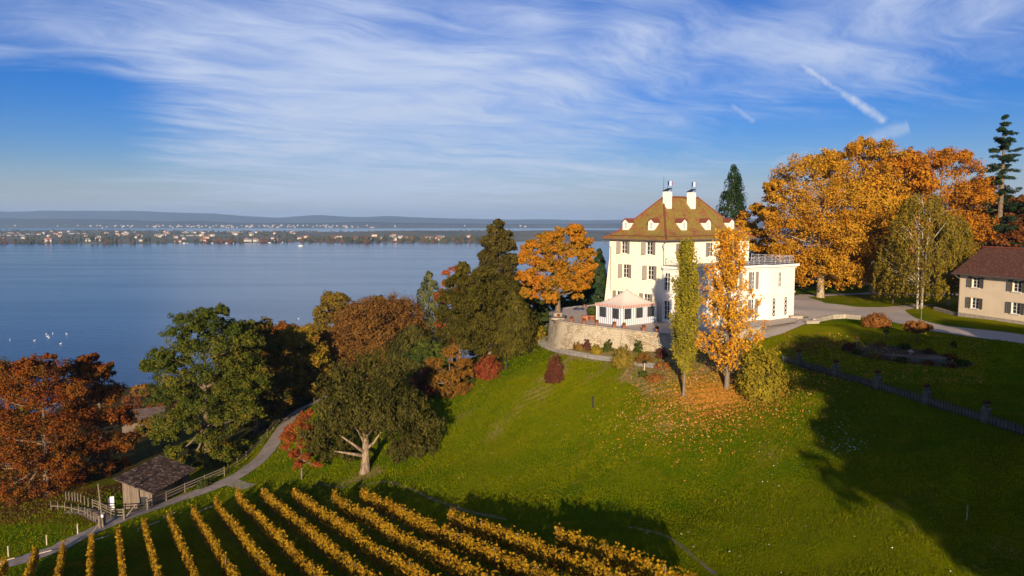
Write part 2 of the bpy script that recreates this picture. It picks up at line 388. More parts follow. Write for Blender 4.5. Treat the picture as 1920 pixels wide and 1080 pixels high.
LM('daisy', (.7, .7, .66), (.8, .8, .75), trans=.1)
LM('far_green', (.04, .05, .016), (.07, .075, .02), (.10, .09, .025), trans=.1)
LM('far_rust', (.14, .06, .02), (.22, .09, .025), (.25, .12, .03), trans=.1)
LM('far_olive', (.08, .075, .02), (.12, .10, .025), (.16, .12, .03), trans=.1)

# ------------------------------------------------------------------ terrain: heights from surveyed points
def at_z(px, py, z):
    k = ray(px, py); Y = (z - CAMZ) / k[2]; return (k[0] * Y, Y, z)
def at_y(px, py, Y):
    k = ray(px, py); return (k[0] * Y, Y, CAMZ + k[2] * Y)
VA, VB, VC = 55.1, .171, -.111                  # the plane of the vineyard ground
_cp = [at_z(*q) for q in [
    (950, 690, 53), (880, 720, 51), (840, 770, 49), (800, 830, 47.3), (685, 885, 44.6), (1060, 760, 52.5), (1100, 850, 50.6), (1250, 900, 51),
    (1400, 900, 51.8), (1600, 900, 53.6), (1850, 950, 55), (1900, 1070, 54), (1500, 1070, 52), (1290, 742, 55.3), (1360, 742, 55.5), (1480, 690, 57),
    (1480, 678, 57.4), (1700, 735, 57.4), (1900, 800, 57), (1000, 720, 53.2), (1200, 700, 56), (1150, 700, 55.6), (960, 800, 50),
    (230, 970, 39.9), (60, 1045, 39.2), (430, 900, 40.4), (520, 815, 41), (560, 765, 41), (610, 745, 40.2), (260, 945, 38.2), (360, 906, 38.6), (140, 950, 37.2), (40, 1000, 37),
    (0, 960, 34.5), (385, 870, 37.6), (290, 820, 28.6), (240, 725, 0), (480, 850, 40), (570, 860, 42.6),
    (1034, 648, 55.4), (1094, 664, 56.2), (1150, 668, 56.4), (1187, 677, 56.5), (1260, 680, 57), (1020, 634, 55.0),
    (1440, 612, 59.1), (1500, 625, 59), (1660, 665, 58.5), (1800, 625, 59.3), (1920, 606, 59.3), (1800, 590, 59.3), (1540, 557, 59.5), (1500, 575, 59.5), (1650, 560, 59.5), (1600, 600, 59.4), (1850, 690, 58.2)]]
_cp += [(x, y, VA + VB * x + VC * y) for x, y in [(-40, 62), (-25, 70), (-12, 60), (-20, 45), (-5, 42), (3, 50), (8, 40), (-35, 45), (-48, 62), (5, 25), (-30, 25), (-12, 25)]]
_cp += [(30, 25, 54), (30, 5, 55), (60, 30, 57), (60, 0, 57), (90, 60, 58.5), (0, 0, 54.5), (0, -40, 54), (-50, 10, 44), (-80, 50, 36), (60, -40, 57), (120, 0, 58), (-100, 0, 32),
        (60, 150, 59.5), (110, 150, 60), (40, 135, 59.5), (20, 118, 59), (70, 130, 59.5), (90, 100, 59.4), (110, 200, 58), (50, 190, 52), (12, 135, 54), (0, 130, 50), (-5, 118, 51.5), (20, 170, 44), (0, 170, 40),
        (-20, 130, 46), (-20, 110, 48.5), (-35, 130, 42), (-50, 160, 34), (-30, 165, 38), (-40, 200, 25), (0, 220, 25), (-60, 240, 12), (0, 280, 10), (60, 260, 24), (120, 290, 20), (180, 200, 52), (200, 300, 15),
        (-100, 100, 28), (-110, 140, 22), (-90, 180, 18), (-140, 200, 8), (-80, 280, 5), (-120, 310, 1), (-20, 320, 3), (60, 335, 3), (150, 340, 3), (-180, 260, 0), (-220, 200, 2), (-220, 100, 10), (-180, 50, 18), (-200, -40, 20), (180, 80, 58), (180, 0, 57), (180, -50, 57), (-110, 345, -2), (0, 350, -1), (120, 360, -1), (200, 350, 0), (-230, 340, -5)]
_cp = np.array(_cp)
def _fit():
    X = _cp[:, :2] / 100.0; n = len(X)
    d2 = ((X[:, None] - X[None]) ** 2).sum(-1); K = 0.5 * d2 * np.log(d2 + 1e-12)
    P = np.c_[np.ones(n), X]
    A = np.zeros((n + 3, n + 3)); A[:n, :n] = K + 2e-4 * np.eye(n); A[:n, n:] = P; A[n:, :n] = P.T
    return np.linalg.solve(A, np.r_[_cp[:, 2], 0, 0, 0])
_w = _fit()
def tps(x, y):
    q = np.stack([x, y], -1) / 100.0; X = _cp[:, :2] / 100.0; out = _w[-3] + _w[-2] * q[:, 0] + _w[-1] * q[:, 1]
    for i in range(len(X)):
        d2 = ((q - X[i]) ** 2).sum(-1); out += _w[i] * 0.5 * d2 * np.log(d2 + 1e-12)
    return out
TX0, TX1, TY0, TY1, TS = -240, 210, -60, 352, 1.5
gx = np.arange(TX0, TX1 + .1, TS); gy = np.arange(TY0, TY1 + .1, TS)
GX, GY = np.meshgrid(gx, gy)
HG = tps(GX.ravel(), GY.ravel()).reshape(GX.shape)
_bump = np.random.default_rng(3)
for wl, amp in ((31, .16), (13, .09), (6.5, .05)):          # gentle unevenness
    for _ in range(5):
        a = _bump.uniform(0, 2 * np.pi); HG += amp * .45 * np.sin((GX * np.cos(a) + GY * np.sin(a)) * 2 * np.pi / wl + _bump.uniform(0, 6))
def inpoly(x, y, poly):
    x = np.asarray(x, float); y = np.asarray(y, float); r = np.zeros(x.shape, bool); n = len(poly)
    for i in range(n):
        x1, y1 = poly[i][:2]; x2, y2 = poly[(i + 1) % n][:2]
        c = ((y1 > y) != (y2 > y)) & (x < (x2 - x1) * (y - y1) / (y2 - y1 + 1e-12) + x1); r ^= c
    return r
TZ = 59.5                                                    # level of the castle terrace
RIM = [at_z(px, py, TZ + .1)[:2] for px, py in [(1031, 590), (1040, 596.5), (1057, 602), (1101, 609), (1150, 614.5), (1205, 621), (1255, 625.5)]] + [(22, 87.6), (27.5, 90.6), (31.5, 93.6)]
BACK = [(38, 99), (42, 108), (30, 118), (14.2, 119.5), (9, 115.5), (6, 110.5)]
TERR = RIM + BACK
_in = inpoly(GX, GY, TERR)
HG = np.where(_in, np.minimum(HG, TZ - .35), HG)
def gz(x, y):
    """height of the ground at a point (or at arrays of points)"""
    fx = np.clip((np.asarray(x, float) - TX0) / TS, 0, len(gx) - 1.001); fy = np.clip((np.asarray(y, float) - TY0) / TS, 0, len(gy) - 1.001)
    i = fx.astype(int); j = fy.astype(int); u = fx - i; v = fy - j
    r = (HG[j, i] * (1 - u) + HG[j, i + 1] * u) * (1 - v) + (HG[j + 1, i] * (1 - u) + HG[j + 1, i + 1] * u) * v
    return float(r) if r.ndim == 0 else r
def G(px, py, y0=28.0):
    """the ground point seen at a point of the picture"""
    k = ray(px, py); Y = y0 + np.arange(0, 340, .25); x = k[0] * Y; z = CAMZ + k[2] * Y
    h = gz(x, Y); i = int(np.argmax(z <= h))
    return (float(x[i]), float(Y[i]), float(h[i]))

GRASS1, GRASS2 = (.068, .115, .0015), (.19, .185, .002)
def lawn_mat():
    m, t, b, out = base_mat('meadow_grass')
    co = t.new('ShaderNodeTexCoord').outputs['Object']
    at = t.new('ShaderNodeVertexColor', layer_name='zone'); zr, zg, zb = t.xyz(at.outputs['Color'])
    n1 = t.noise(co, .05, 5, .6); n2 = t.noise(co, .35, 6, .7); n3 = t.noise(co, 3.0, 5, .75); n4 = t.noise(co, 9.0, 3, .7)
    c = t.mix(t.smooth(n1, .38, .62), GRASS1, GRASS2)
    c = t.mix(t.math('MULTIPLY', t.smooth(n2, .5, .66), .8), c, (.20, .15, .005))
    c = t.mix(t.math('MULTIPLY', t.smooth(n2, .5, .34), .45), c, (.045, .10, .002))
    c = t.mix(t.math('MULTIPLY', t.smooth(n3, .52, .72), .7), c, (.03, .06, .002))
    def zone(z, lo, hi, c, col, w=1.0):
        k = t.smooth(t.math('ADD', z, t.math('MULTIPLY', t.math('SUBTRACT', n2, .5), .9)), lo, hi, 0, w)
        return t.mix(k, c, col)
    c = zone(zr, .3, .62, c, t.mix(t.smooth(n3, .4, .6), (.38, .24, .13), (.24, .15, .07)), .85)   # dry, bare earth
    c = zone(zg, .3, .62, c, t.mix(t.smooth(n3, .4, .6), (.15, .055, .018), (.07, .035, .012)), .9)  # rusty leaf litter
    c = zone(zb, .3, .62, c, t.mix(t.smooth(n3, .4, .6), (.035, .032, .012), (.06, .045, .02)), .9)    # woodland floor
    t.set(b.inputs['Base Color'], c); b.inputs['Roughness'].default_value = .95; b.inputs['Specular IOR Level'].default_value = .0
    bn = t.new('ShaderNodeBump'); bn.inputs['Strength'].default_value = .9; bn.inputs['Distance'].default_value = .22
    t.set(bn.inputs['Height'], t.math('ADD', t.math('MULTIPLY', n3, 1.0), t.math('MULTIPLY', n4, .45))); t.l.new(bn.outputs[0], b.inputs['Normal'])
    return m
def build_terrain():
    ny, nx = GX.shape
    idx = np.arange(nx * ny).reshape(ny, nx)
    F = np.stack([idx[:-1, :-1], idx[:-1, 1:], idx[1:, 1:], idx[1:, :-1]], -1).reshape(-1, 4)
    me = np_mesh('terrain', np.stack([GX, GY, HG], -1).reshape(-1, 3), F, lawn_mat(), smooth=True)
    x, y = GX.ravel(), GY.ravel(); z = np.zeros((len(x), 4), np.float32); z[:, 3] = 1
    def g(px, py, r, ch, w=1.0, sy=1.0):
        c = G(px, py); z[:, ch] = np.maximum(z[:, ch], w * np.exp(-(((x - c[0]) / r) ** 2 + ((y - c[1]) / (r * sy)) ** 2)))
    for q in [(1225, 690, 3.6, 0, 1.3), (1270, 700, 3.8, 0, 1.3), (1320, 715, 4.2, 0, 1.3), (1380, 725, 4, 0, 1.2), (1250, 720, 3, 0, 1.1), (1330, 690, 4, 0, 1.2), (1040, 700, 2.2, 0, .75), (975, 662, 2, 0, .6), (690, 890, 2.2, 0, .95), (650, 905, 1.5, 0, .7),
              (1070, 656, 3, 0, 1.2, .6), (1110, 661, 3, 0, 1.4, .6), (1145, 662, 3, 0, 1.4, .7), (1185, 665, 3.4, 0, 1.4, .7), (1225, 668, 3.5, 0, 1.3, .7), (1265, 672, 3.5, 0, 1.2, .8), (1230, 715, 1.8, 0, .8), (1310, 745, 3, 0, .6)]: g(*q)
    for q in [(940, 800, 5, 0, .42), (880, 775, 3, 0, .45), (1080, 920, 4, 0, .38), (1700, 960, 5, 0, .40), (1240, 790, 5, 0, .42), (1430, 840, 4, 0, .38), (1000, 745, 4, 0, .42), (1850, 1050, 4, 0, .42), (1120, 700, 3, 0, .40)]: g(*q)
    for q in [(20, 950, 9, 1), (100, 945, 8, 1), (180, 925, 6, 1), (1560, 640, 4, 1, .55), (1500, 650, 4, 1, .6), (1440, 735, 3, 1, .7), (1360, 760, 4, 1, .65)]: g(*q)
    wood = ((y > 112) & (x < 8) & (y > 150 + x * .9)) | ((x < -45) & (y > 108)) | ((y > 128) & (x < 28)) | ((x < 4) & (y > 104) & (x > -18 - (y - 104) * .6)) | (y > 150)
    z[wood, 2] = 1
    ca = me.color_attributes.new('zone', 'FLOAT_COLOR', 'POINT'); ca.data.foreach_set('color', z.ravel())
    tag(link('terrain', me), kind='structure')
build_terrain()

def ribbon(name, pts, w, mat, off=.05, step=1.2, ragged=0.0):
    """a track of width w draped over the ground along points (x,y)"""
    P = [Vector(p[:2]) for p in pts]; out = []
    for i in range(len(P) - 1):
        p0 = P[max(i - 1, 0)]; p1 = P[i]; p2 = P[i + 1]; p3 = P[min(i + 2, len(P) - 1)]
        n = max(2, int((p2 - p1).length / step))
        for k in range(n):
            s = k / n
            out.append(.5 * ((2 * p1) + (p2 - p0) * s + (2 * p0 - 5 * p1 + 4 * p2 - p3) * s * s + (3 * p1 - p0 - 3 * p2 + p3) * s ** 3))
    out.append(P[-1]); rows = 5; V = []; n = len(out)
    for i, p in enumerate(out):
        d = (out[min(i + 1, n - 1)] - out[max(i - 1, 0)]).normalized(); nn = Vector((-d.y, d.x))
        ww = w * (1 + ragged * (math.sin(i * 1.7) + math.sin(i * .61 + 2)) * .5)
        for j in range(rows):
            q = p + nn * ww * (j / (rows - 1) - .5); V.append((q.x, q.y, gz(q.x, q.y) + off))
    F = [(i * rows + j, i * rows + j + 1, (i + 1) * rows + j + 1, (i + 1) * rows + j) for i in range(n - 1) for j in range(rows - 1)]
    return tag(link(name, np_mesh(name, V, F, mat, True)), kind='structure')
def drape(name, poly, mat, off=.04, step=1.0, z=None):
    """a sheet over the ground inside a polygon"""
    n = len(poly); xs = [p[0] for p in poly]; ys = [p[1] for p in poly]; B = []
    for i in range(n):
        a, b = Vector(poly[i][:2]), Vector(poly[(i + 1) % n][:2]); k = max(1, int((b - a).length / step))
        B += [a.lerp(b, s / k) for s in range(k)]
    gxx, gyy = np.meshgrid(np.arange(min(xs), max(xs), step), np.arange(min(ys), max(ys), step))
    ins = inpoly(gxx.ravel(), gyy.ravel(), [tuple(b) for b in B])
    pts = B + [Vector((a, c)) for a, c, q in zip(gxx.ravel(), gyy.ravel(), ins) if q]
    v, e, f, *_ = delaunay_2d_cdt(pts, [(i, (i + 1) % len(B)) for i in range(len(B))], [], 1, 1e-4)
    V = [(p.x, p.y, (gz(p.x, p.y) if z is None else z) + off) for p in v]
    F = [tuple(q) if Vector((V[q[1]][0] - V[q[0]][0], V[q[1]][1] - V[q[0]][1])).cross(Vector((V[q[2]][0] - V[q[0]][0], V[q[2]][1] - V[q[0]][1]))) > 0 else tuple(reversed(q)) for q in f]
    return tag(link(name, np_mesh(name, V, F, mat, True)), kind='structure')
ROADPX = [(60, 1046), (130, 1018), (230, 972), (330, 938), (430, 901), (480, 868), (517, 826), (540, 790), (568, 765), (612, 744)]
ROAD = [G(*q) for q in ROADPX]
ROAD = [(ROAD[0][0] - 22, ROAD[0][1] - 12, 0)] + ROAD + [(-18, 150, 0)]
ribbon('gravel_road', ROAD, 2.9, M['road'], .06, ragged=.07)
ribbon('road_spur', [G(*q) for q in [(436, 905), (452, 911), (470, 914)]], 1.6, M['road'], .05)
ribbon('side_track', [G(*q) for q in [(205, 978), (170, 962), (130, 958)]], 2.0, M['road'], .05)
ribbon('terrace_footpath', [(6.2, 114.5, 0), (4.6, 111.5, 0)] + [G(*q) for q in [(1016, 642), (1032, 652), (1064, 661), (1100, 668), (1150, 675), (1190, 682), (1240, 690)]], 1.25, M['footpath'], .06)
ribbon('vineyard_footpath', [G(*q) for q in [(590, 905), (650, 915), (720, 905), (760, 915), (850, 952), (950, 975)]], .4, M['mud'], .03, ragged=.5)
ribbon('meadow_footpath', [G(*q) for q in [(1180, 990), (1240, 1003), (1290, 1035), (1340, 1078)]], .35, M['mud'], .03, ragged=.5)
COURT = [G(*q) for q in [(1484, 600), (1487, 556), (1502, 552), (1524, 561), (1548, 569), (1600, 575.5), (1660, 576.5), (1716, 571), (1762, 572), (1696, 582), (1716, 597), (1750, 607), (1830, 618), (1925, 630), (1925, 646),
                         (1830, 634), (1750, 622), (1684, 607), (1640, 598.5), (1600, 594.5), (1560, 593), (1522, 601)]]
drape('gravel_court', COURT, M['gravel'], .05)
ribbon('drive', [G(*q) for q in [(1500, 556), (1570, 553), (1650, 551), (1800, 553)]], 3.0, M['gravel'], .07)
drape('lower_court', [G(*q) for q in [(1405, 640), (1440, 634), (1464, 628), (1524, 604), (1522, 601.5), (1482, 598), (1436, 606), (1395, 622)]], M['gravel'], .06, .7)

# ------------------------------------------------------------------ lake, far land and hills
def water_mat():
    m, t, b, out = base_mat('lake_water')
    co = t.new('ShaderNodeTexCoord').outputs['Object']
    big = t.noise(t.vmath('MULTIPLY', co, (.0012, .004, 1)), 1.0, 5, .6)
    t.set(b.inputs['Base Color'], t.mix(big, (.005, .020, .046), (.009, .028, .060)))
    lane = t.smooth(t.noise(t.vmath('MULTIPLY', co, (.0016, .011, 1)), 1.0, 6, .65), .38, .62)      # lanes of wind on the water
    t.set(b.inputs['Roughness'], t.math('ADD', .12, t.math('MULTIPLY', lane, .045))); b.inputs['IOR'].default_value = 1.33; b.inputs['Specular IOR Level'].default_value = .40
    bn = t.new('ShaderNodeBump'); bn.inputs['Strength'].default_value = .22; bn.inputs['Distance'].default_value = 1.0
    h = t.math('ADD', t.noise(t.vmath('MULTIPLY', co, (.10, .16, 1)), 1.0, 4, .6), t.math('MULTIPLY', t.noise(co, .9, 3, .6), .25))
    t.set(bn.inputs['Height'], h); t.l.new(bn.outputs[0], b.inputs['Normal'])
    return m
mb = MB(); mb.poly([(-15500, 150, 0), (15500, 150, 0), (15500, 12500, 0), (-15500, 12500, 0)])
tag(mb.build('lake', water_mat()), kind='structure')
mb = MB(); mb.poly([(-15600, -3000, -12), (15600, -3000, -12), (15600, 16000, -12), (-15600, 16000, -12)])
tag(mb.build('lake_bed', pm('lake_bed_mud', (.06, .06, .04), None, .01)), kind='structure')
def far_field_mat():
    m, t, b, out = base_mat('far_fields')
    co = t.new('ShaderNodeTexCoord').outputs['Object']
    vo = t.new('ShaderNodeTexVoronoi'); t.set(vo.inputs['Vector'], t.vmath('MULTIPLY', co, (.006, .004, .0))); vo.inputs['Scale'].default_value = 1.0
    r = t.xyz(vo.outputs['Color'])[0]
    c = t.ramp(r, [(0, (.045, .055, .02)), (.3, (.09, .10, .03)), (.55, (.16, .13, .05)), (.75, (.06, .08, .025)), (1, (.20, .16, .08))])
    t.set(b.inputs['Base Color'], t.mix(t.noise(co, .02, 5, .7), c, (.05, .05, .02))); b.inputs['Roughness'].default_value = 1
    return m
def wood_mat(name, a, c):
    m, t, b, out = base_mat(name)
    co = t.new('ShaderNodeTexCoord').outputs['Object']
    t.set(b.inputs['Base Color'], t.mix(t.smooth(t.noise(co, .01, 7, .75), .35, .65), a, c)); b.inputs['Roughness'].default_value = 1
    bn = t.new('ShaderNodeBump'); bn.inputs['Strength'].default_value = 1; bn.inputs['Distance'].default_value = 12
    t.set(bn.inputs['Height'], t.noise(co, .03, 6, .75)); t.l.new(bn.outputs[0], b.inputs['Normal'])
    return m
def island_h(x, y):
    """height of the low island across the water"""
    s = (y - shore(x)); b = 5000 + 500 * math.sin(x * .0013)
    if s <= 0: return -3.0 + max(s, -30) * .05
    e = min(s / 60.0, 1.0) * min(max((b - y) / 200.0, 0), 1.0)
    hill = 20 * math.exp(-((x + 420) / 480.0) ** 2 - ((y - 3250) / 330.0) ** 2) + 16 * math.exp(-((x - 350) / 550.0) ** 2 - ((y - 3500) / 400.0) ** 2)
    return -3 + e * (5.5 + 4 * min(s / 600, 1) + hill + 1.5 * math.sin(x * .006) * math.sin(y * .004))
def shore(x):
    return 2390 + .12 * (x + 900) + 38 * math.sin(x * .0061) + 26 * math.sin(x * .017 + 1) + 10 * math.sin(x * .05)
xs = np.linspace(-3200, 2600, 260); ys = np.r_[np.linspace(2250, 2900, 40), np.linspace(2930, 5600, 40)]
V = [(x, y, island_h(x, y)) for y in ys for x in xs]; nx = len(xs)
F = [(j * nx + i, j * nx + i + 1, (j + 1) * nx + i + 1, (j + 1) * nx + i) for j in range(len(ys) - 1) for i in range(nx - 1)]
tag(link('island_land', np_mesh('island_land', V, F, far_field_mat(), True)), kind='structure')
def far_h(x, y):
    s = max(0, min(1, (y - 6750 - 120 * math.sin(x * .0011)) / 300.0))
    return -4 + s * (9 + 14 * max(0, min(1, (y - 7000) / 900)))
xs = np.linspace(-15000, 15000, 120); ys = np.linspace(6400, 8200, 24)
V = [(x, y, far_h(x, y)) for y in ys for x in xs]; nx = len(xs)
F = [(j * nx + i, j * nx + i + 1, (j + 1) * nx + i + 1, (j + 1) * nx + i) for j in range(len(ys) - 1) for i in range(nx - 1)]
tag(link('far_shore_land', np_mesh('far_shore_land', V, F, far_field_mat(), True)), kind='structure')
def ridge(name, Y, depth, prof, a, c, seed):
    """a range of hills whose skyline is given at points of the picture"""
    rg = np.random.default_rng(seed); ph = rg.uniform(0, 6, 12)
    px = np.linspace(-450, 2400, 190); py = np.interp(px, [p[0] for p in prof], [p[1] for p in prof])
    V = []; rows = 15
    for j in range(rows):
        s = j / (rows - 1)
        for i in range(len(px)):
            x, yy, z = at_y(px[i], py[i], Y)
            k = math.sin(min(s / .8, 1) * math.pi / 2) if s <= .8 else math.cos((s - .8) / .2 * math.pi / 2)
            w = sum(math.sin(x * f + s * g + p) for f, g, p in zip((.0021, .0043, .0009), (4, 9, 14), ph)) * .10 * math.sin(math.pi * s)
            V.append((x, Y - depth * .8 + depth * s, 2 + (z - 2) * max(0, k + w * (1 if s < .75 else 0)) + rg.normal() * 1.2))
    n = len(px)
    F = [(j * n + i, j * n + i + 1, (j + 1) * n + i + 1, (j + 1) * n + i) for j in range(rows - 1) for i in range(n - 1)]
    tag(link(name, np_mesh(name, V, F, wood_mat(name + '_forest', a, c), True)), kind='structure')
ridge('far_hills', 13400, 2400, [(-450, 404), (0, 398), (60, 396), (180, 395), (230, 396), (270, 399), (340, 400), (400, 403), (470, 405.5), (520, 408.5), (570, 406), (610, 405), (690, 407), (740, 406), (830, 409), (900, 411), (960, 412), (1100, 413), (1300, 411), (1600, 409), (2400, 408)], (.035, .045, .02), (.075, .06, .025), 5)
ridge('wooded_hills', 8600, 1200, [(-450, 411), (0, 411), (110, 411), (200, 413), (310, 415), (380, 414.5), (450, 418), (560, 418), (680, 416.5), (780, 418), (880, 419), (1000, 420), (1300, 419), (2400, 417)], (.03, .042, .018), (.07, .055, .022), 6)

# ------------------------------------------------------------------ the manor house
VX, VY = (math.sin(R(53)), math.cos(R(53)))                  # local x runs along the sunny right side
EAVE = at_y(1250, 450.1, 98)
OV = .7; LX, LY = 18.1, 10.6
MO = (EAVE[0] + OV * (VX - VY), EAVE[1] + OV * (VY + VX), TZ)      # the near corner of the walls
MRZ = math.atan2(VY, VX)
def m2w(x, y): return (MO[0] + x * VX - y * VY, MO[1] + x * VY + y * VX)
def pxof(x, y, z):
    dz = z - CAMZ; d = y * math.cos(PITCH) - dz * math.sin(PITCH)
    return 960 + FPX * x / d, 540 - FPX * (y * math.sin(PITCH) + dz * math.cos(PITCH)) / d
def solve(fn, px, a, b):
    """the parameter of a point on a wall that is seen in the column px"""
    for _ in range(50):
        c = (a + b) / 2
        if (pxof(*fn(c))[0] < px) == (pxof(*fn(a))[0] < pxof(*fn(b))[0]): a = c
        else: b = c
    return (a + b) / 2
def on_right(px, z, y=0.0): return solve(lambda q: (*m2w(q, y), TZ + z), px, -2, 26)      # x on a wall facing right
def on_left(px, z, x=0.0): return solve(lambda q: (*m2w(x, q), TZ + z), px, -9, 14)       # y on a wall facing left
def wall_holes(mb, p0, a, n, length, z0, z1, holes, depth=.22, m=0):
    """a wall with openings; a along the wall, n outwards; holes (s0,s1,z0,z1)"""
    p0, a, n = Vector(p0), Vector(a), Vector(n); Z = Vector((0, 0, 1))
    ss = sorted({0, length, *[h[i] for h in holes for i in (0, 1)]}); zs = sorted({z0, z1, *[h[i] for h in holes for i in (2, 3)]})
    P = lambda s, z, d=0: p0 + a * s + Z * z - n * d
    flip = a.cross(Z).dot(n) < 0
    def q(*pts): mb.poly(pts[::-1] if flip else pts, m)
    for i in range(len(ss) - 1):
        for j in range(len(zs) - 1):
            cs, cz = (ss[i] + ss[i + 1]) / 2, (zs[j] + zs[j + 1]) / 2
            if any(h[0] < cs < h[1] and h[2] < cz < h[3] for h in holes): continue
            q(P(ss[i], zs[j]), P(ss[i + 1], zs[j]), P(ss[i + 1], zs[j + 1]), P(ss[i], zs[j + 1]))
    for s0, s1, b, t in holes:
        q(P(s0, b), P(s1, b), P(s1, b, depth), P(s0, b, depth)); q(P(s0, t, depth), P(s1, t, depth), P(s1, t), P(s0, t))
        q(P(s0, b), P(s0, b, depth), P(s0, t, depth), P(s0, t)); q(P(s1, b, depth), P(s1, b), P(s1, t), P(s1, t, depth))
_cache = {}
def window_data(w, h, lattice=False, cols=2, rows=3):
    k = ('win', w, h, lattice, cols, rows)
    if k not in _cache:
        g = MB(); g.box(-w / 2, w / 2, -.01, .02, 0, h)
        f = MB(); b = .07
        f.box(-w / 2, -w / 2 + b, -.06, 0, 0, h); f.box(w / 2 - b, w / 2, -.06, 0, 0, h); f.box(-w / 2 + b, w / 2 - b, -.06, 0, 0, b); f.box(-w / 2 + b, w / 2 - b, -.06, 0, h - b, h)
        if lattice:
            n = int(h / .55)
            for i in range(n):
                z0 = b + (h - 2 * b) * i / n; z1 = b + (h - 2 * b) * (i + 1) / n
                f.beam((-w / 2 + b, -.035, z0), (w / 2 - b, -.035, z1), .03, .045); f.beam((w / 2 - b, -.045, z0), (-w / 2 + b, -.045, z1), .03, .045)
        else:
            for c in range(1, cols): x = -w / 2 + w * c / cols; f.box(x - .035, x + .035, -.05, -.012, b, h - b)
            for r in range(1, rows): z = h * r / rows; f.box(-w / 2 + b, w / 2 - b, -.045, -.014, z - .022, z + .022)
        _cache[k] = (g.mesh('window', M['glass']), f.mesh('window_frame', M['trim']))
    return _cache[k]
def shutter_data(w, h, key='shutter'):
    k = ('shut', w, h, key)
    if k not in _cache:
        s = MB(); b = .07
        s.box(-w / 2, -w / 2 + b, -.05, 0, 0, h); s.box(w / 2 - b, w / 2, -.05, 0, 0, h)
        for z in (0, h * .5 - b / 2, h - b): s.box(-w / 2 + b, w / 2 - b, -.05, 0, z, z + b)
        n = int(h / .085)
        for i in range(n): z = h * (i + .5) / n; s.beam((-w / 2 + b, -.025, z), (w / 2 - b, -.025, z), .05, .018)
        s.box(-w / 2 + b, w / 2 - b, -.012, -.004, b, h - b)
        _cache[k] = s.mesh('shutter', M[key])
    return _cache[k]
def add_window(parent, p, rz, w, h, depth=.2, shutters=None, lattice=False, cols=2, rows=3, key='shutter', sill=True, name='window'):
    """a window set back in its opening, with its frame, sill and shutters as sub-parts; rz turns -y outwards"""
    g, f = window_data(w, h, lattice, cols, rows); ca, sa = math.cos(rz), math.sin(rz)
    o = link(name, g, parent, (p[0] - depth * sa, p[1] + depth * ca, p[2]), rz)
    link('frame', f, o, (0, -.012, 0))
    if sill:
        k = ('sill', w)
        if k not in _cache: s = MB(); s.box(-w / 2 - .1, w / 2 + .1, -.12, .1, -.12, -.002); _cache[k] = s.mesh('sill', M['trim'])
        link('sill', _cache[k], o, (0, -depth, 0))
    if shutters:
        sw = w / 2 + .04
        for sgn, ang in zip((-1, 1), shutters):
            if ang is None: continue
            hinge = sgn * (w / 2 + .03); a = R(ang) * sgn
            link('shutter', shutter_data(sw, h, key), o, (hinge + sgn * sw / 2 * math.cos(a), -depth - .03 - abs(sw / 2 * math.sin(a)), 0), -a)
    return o
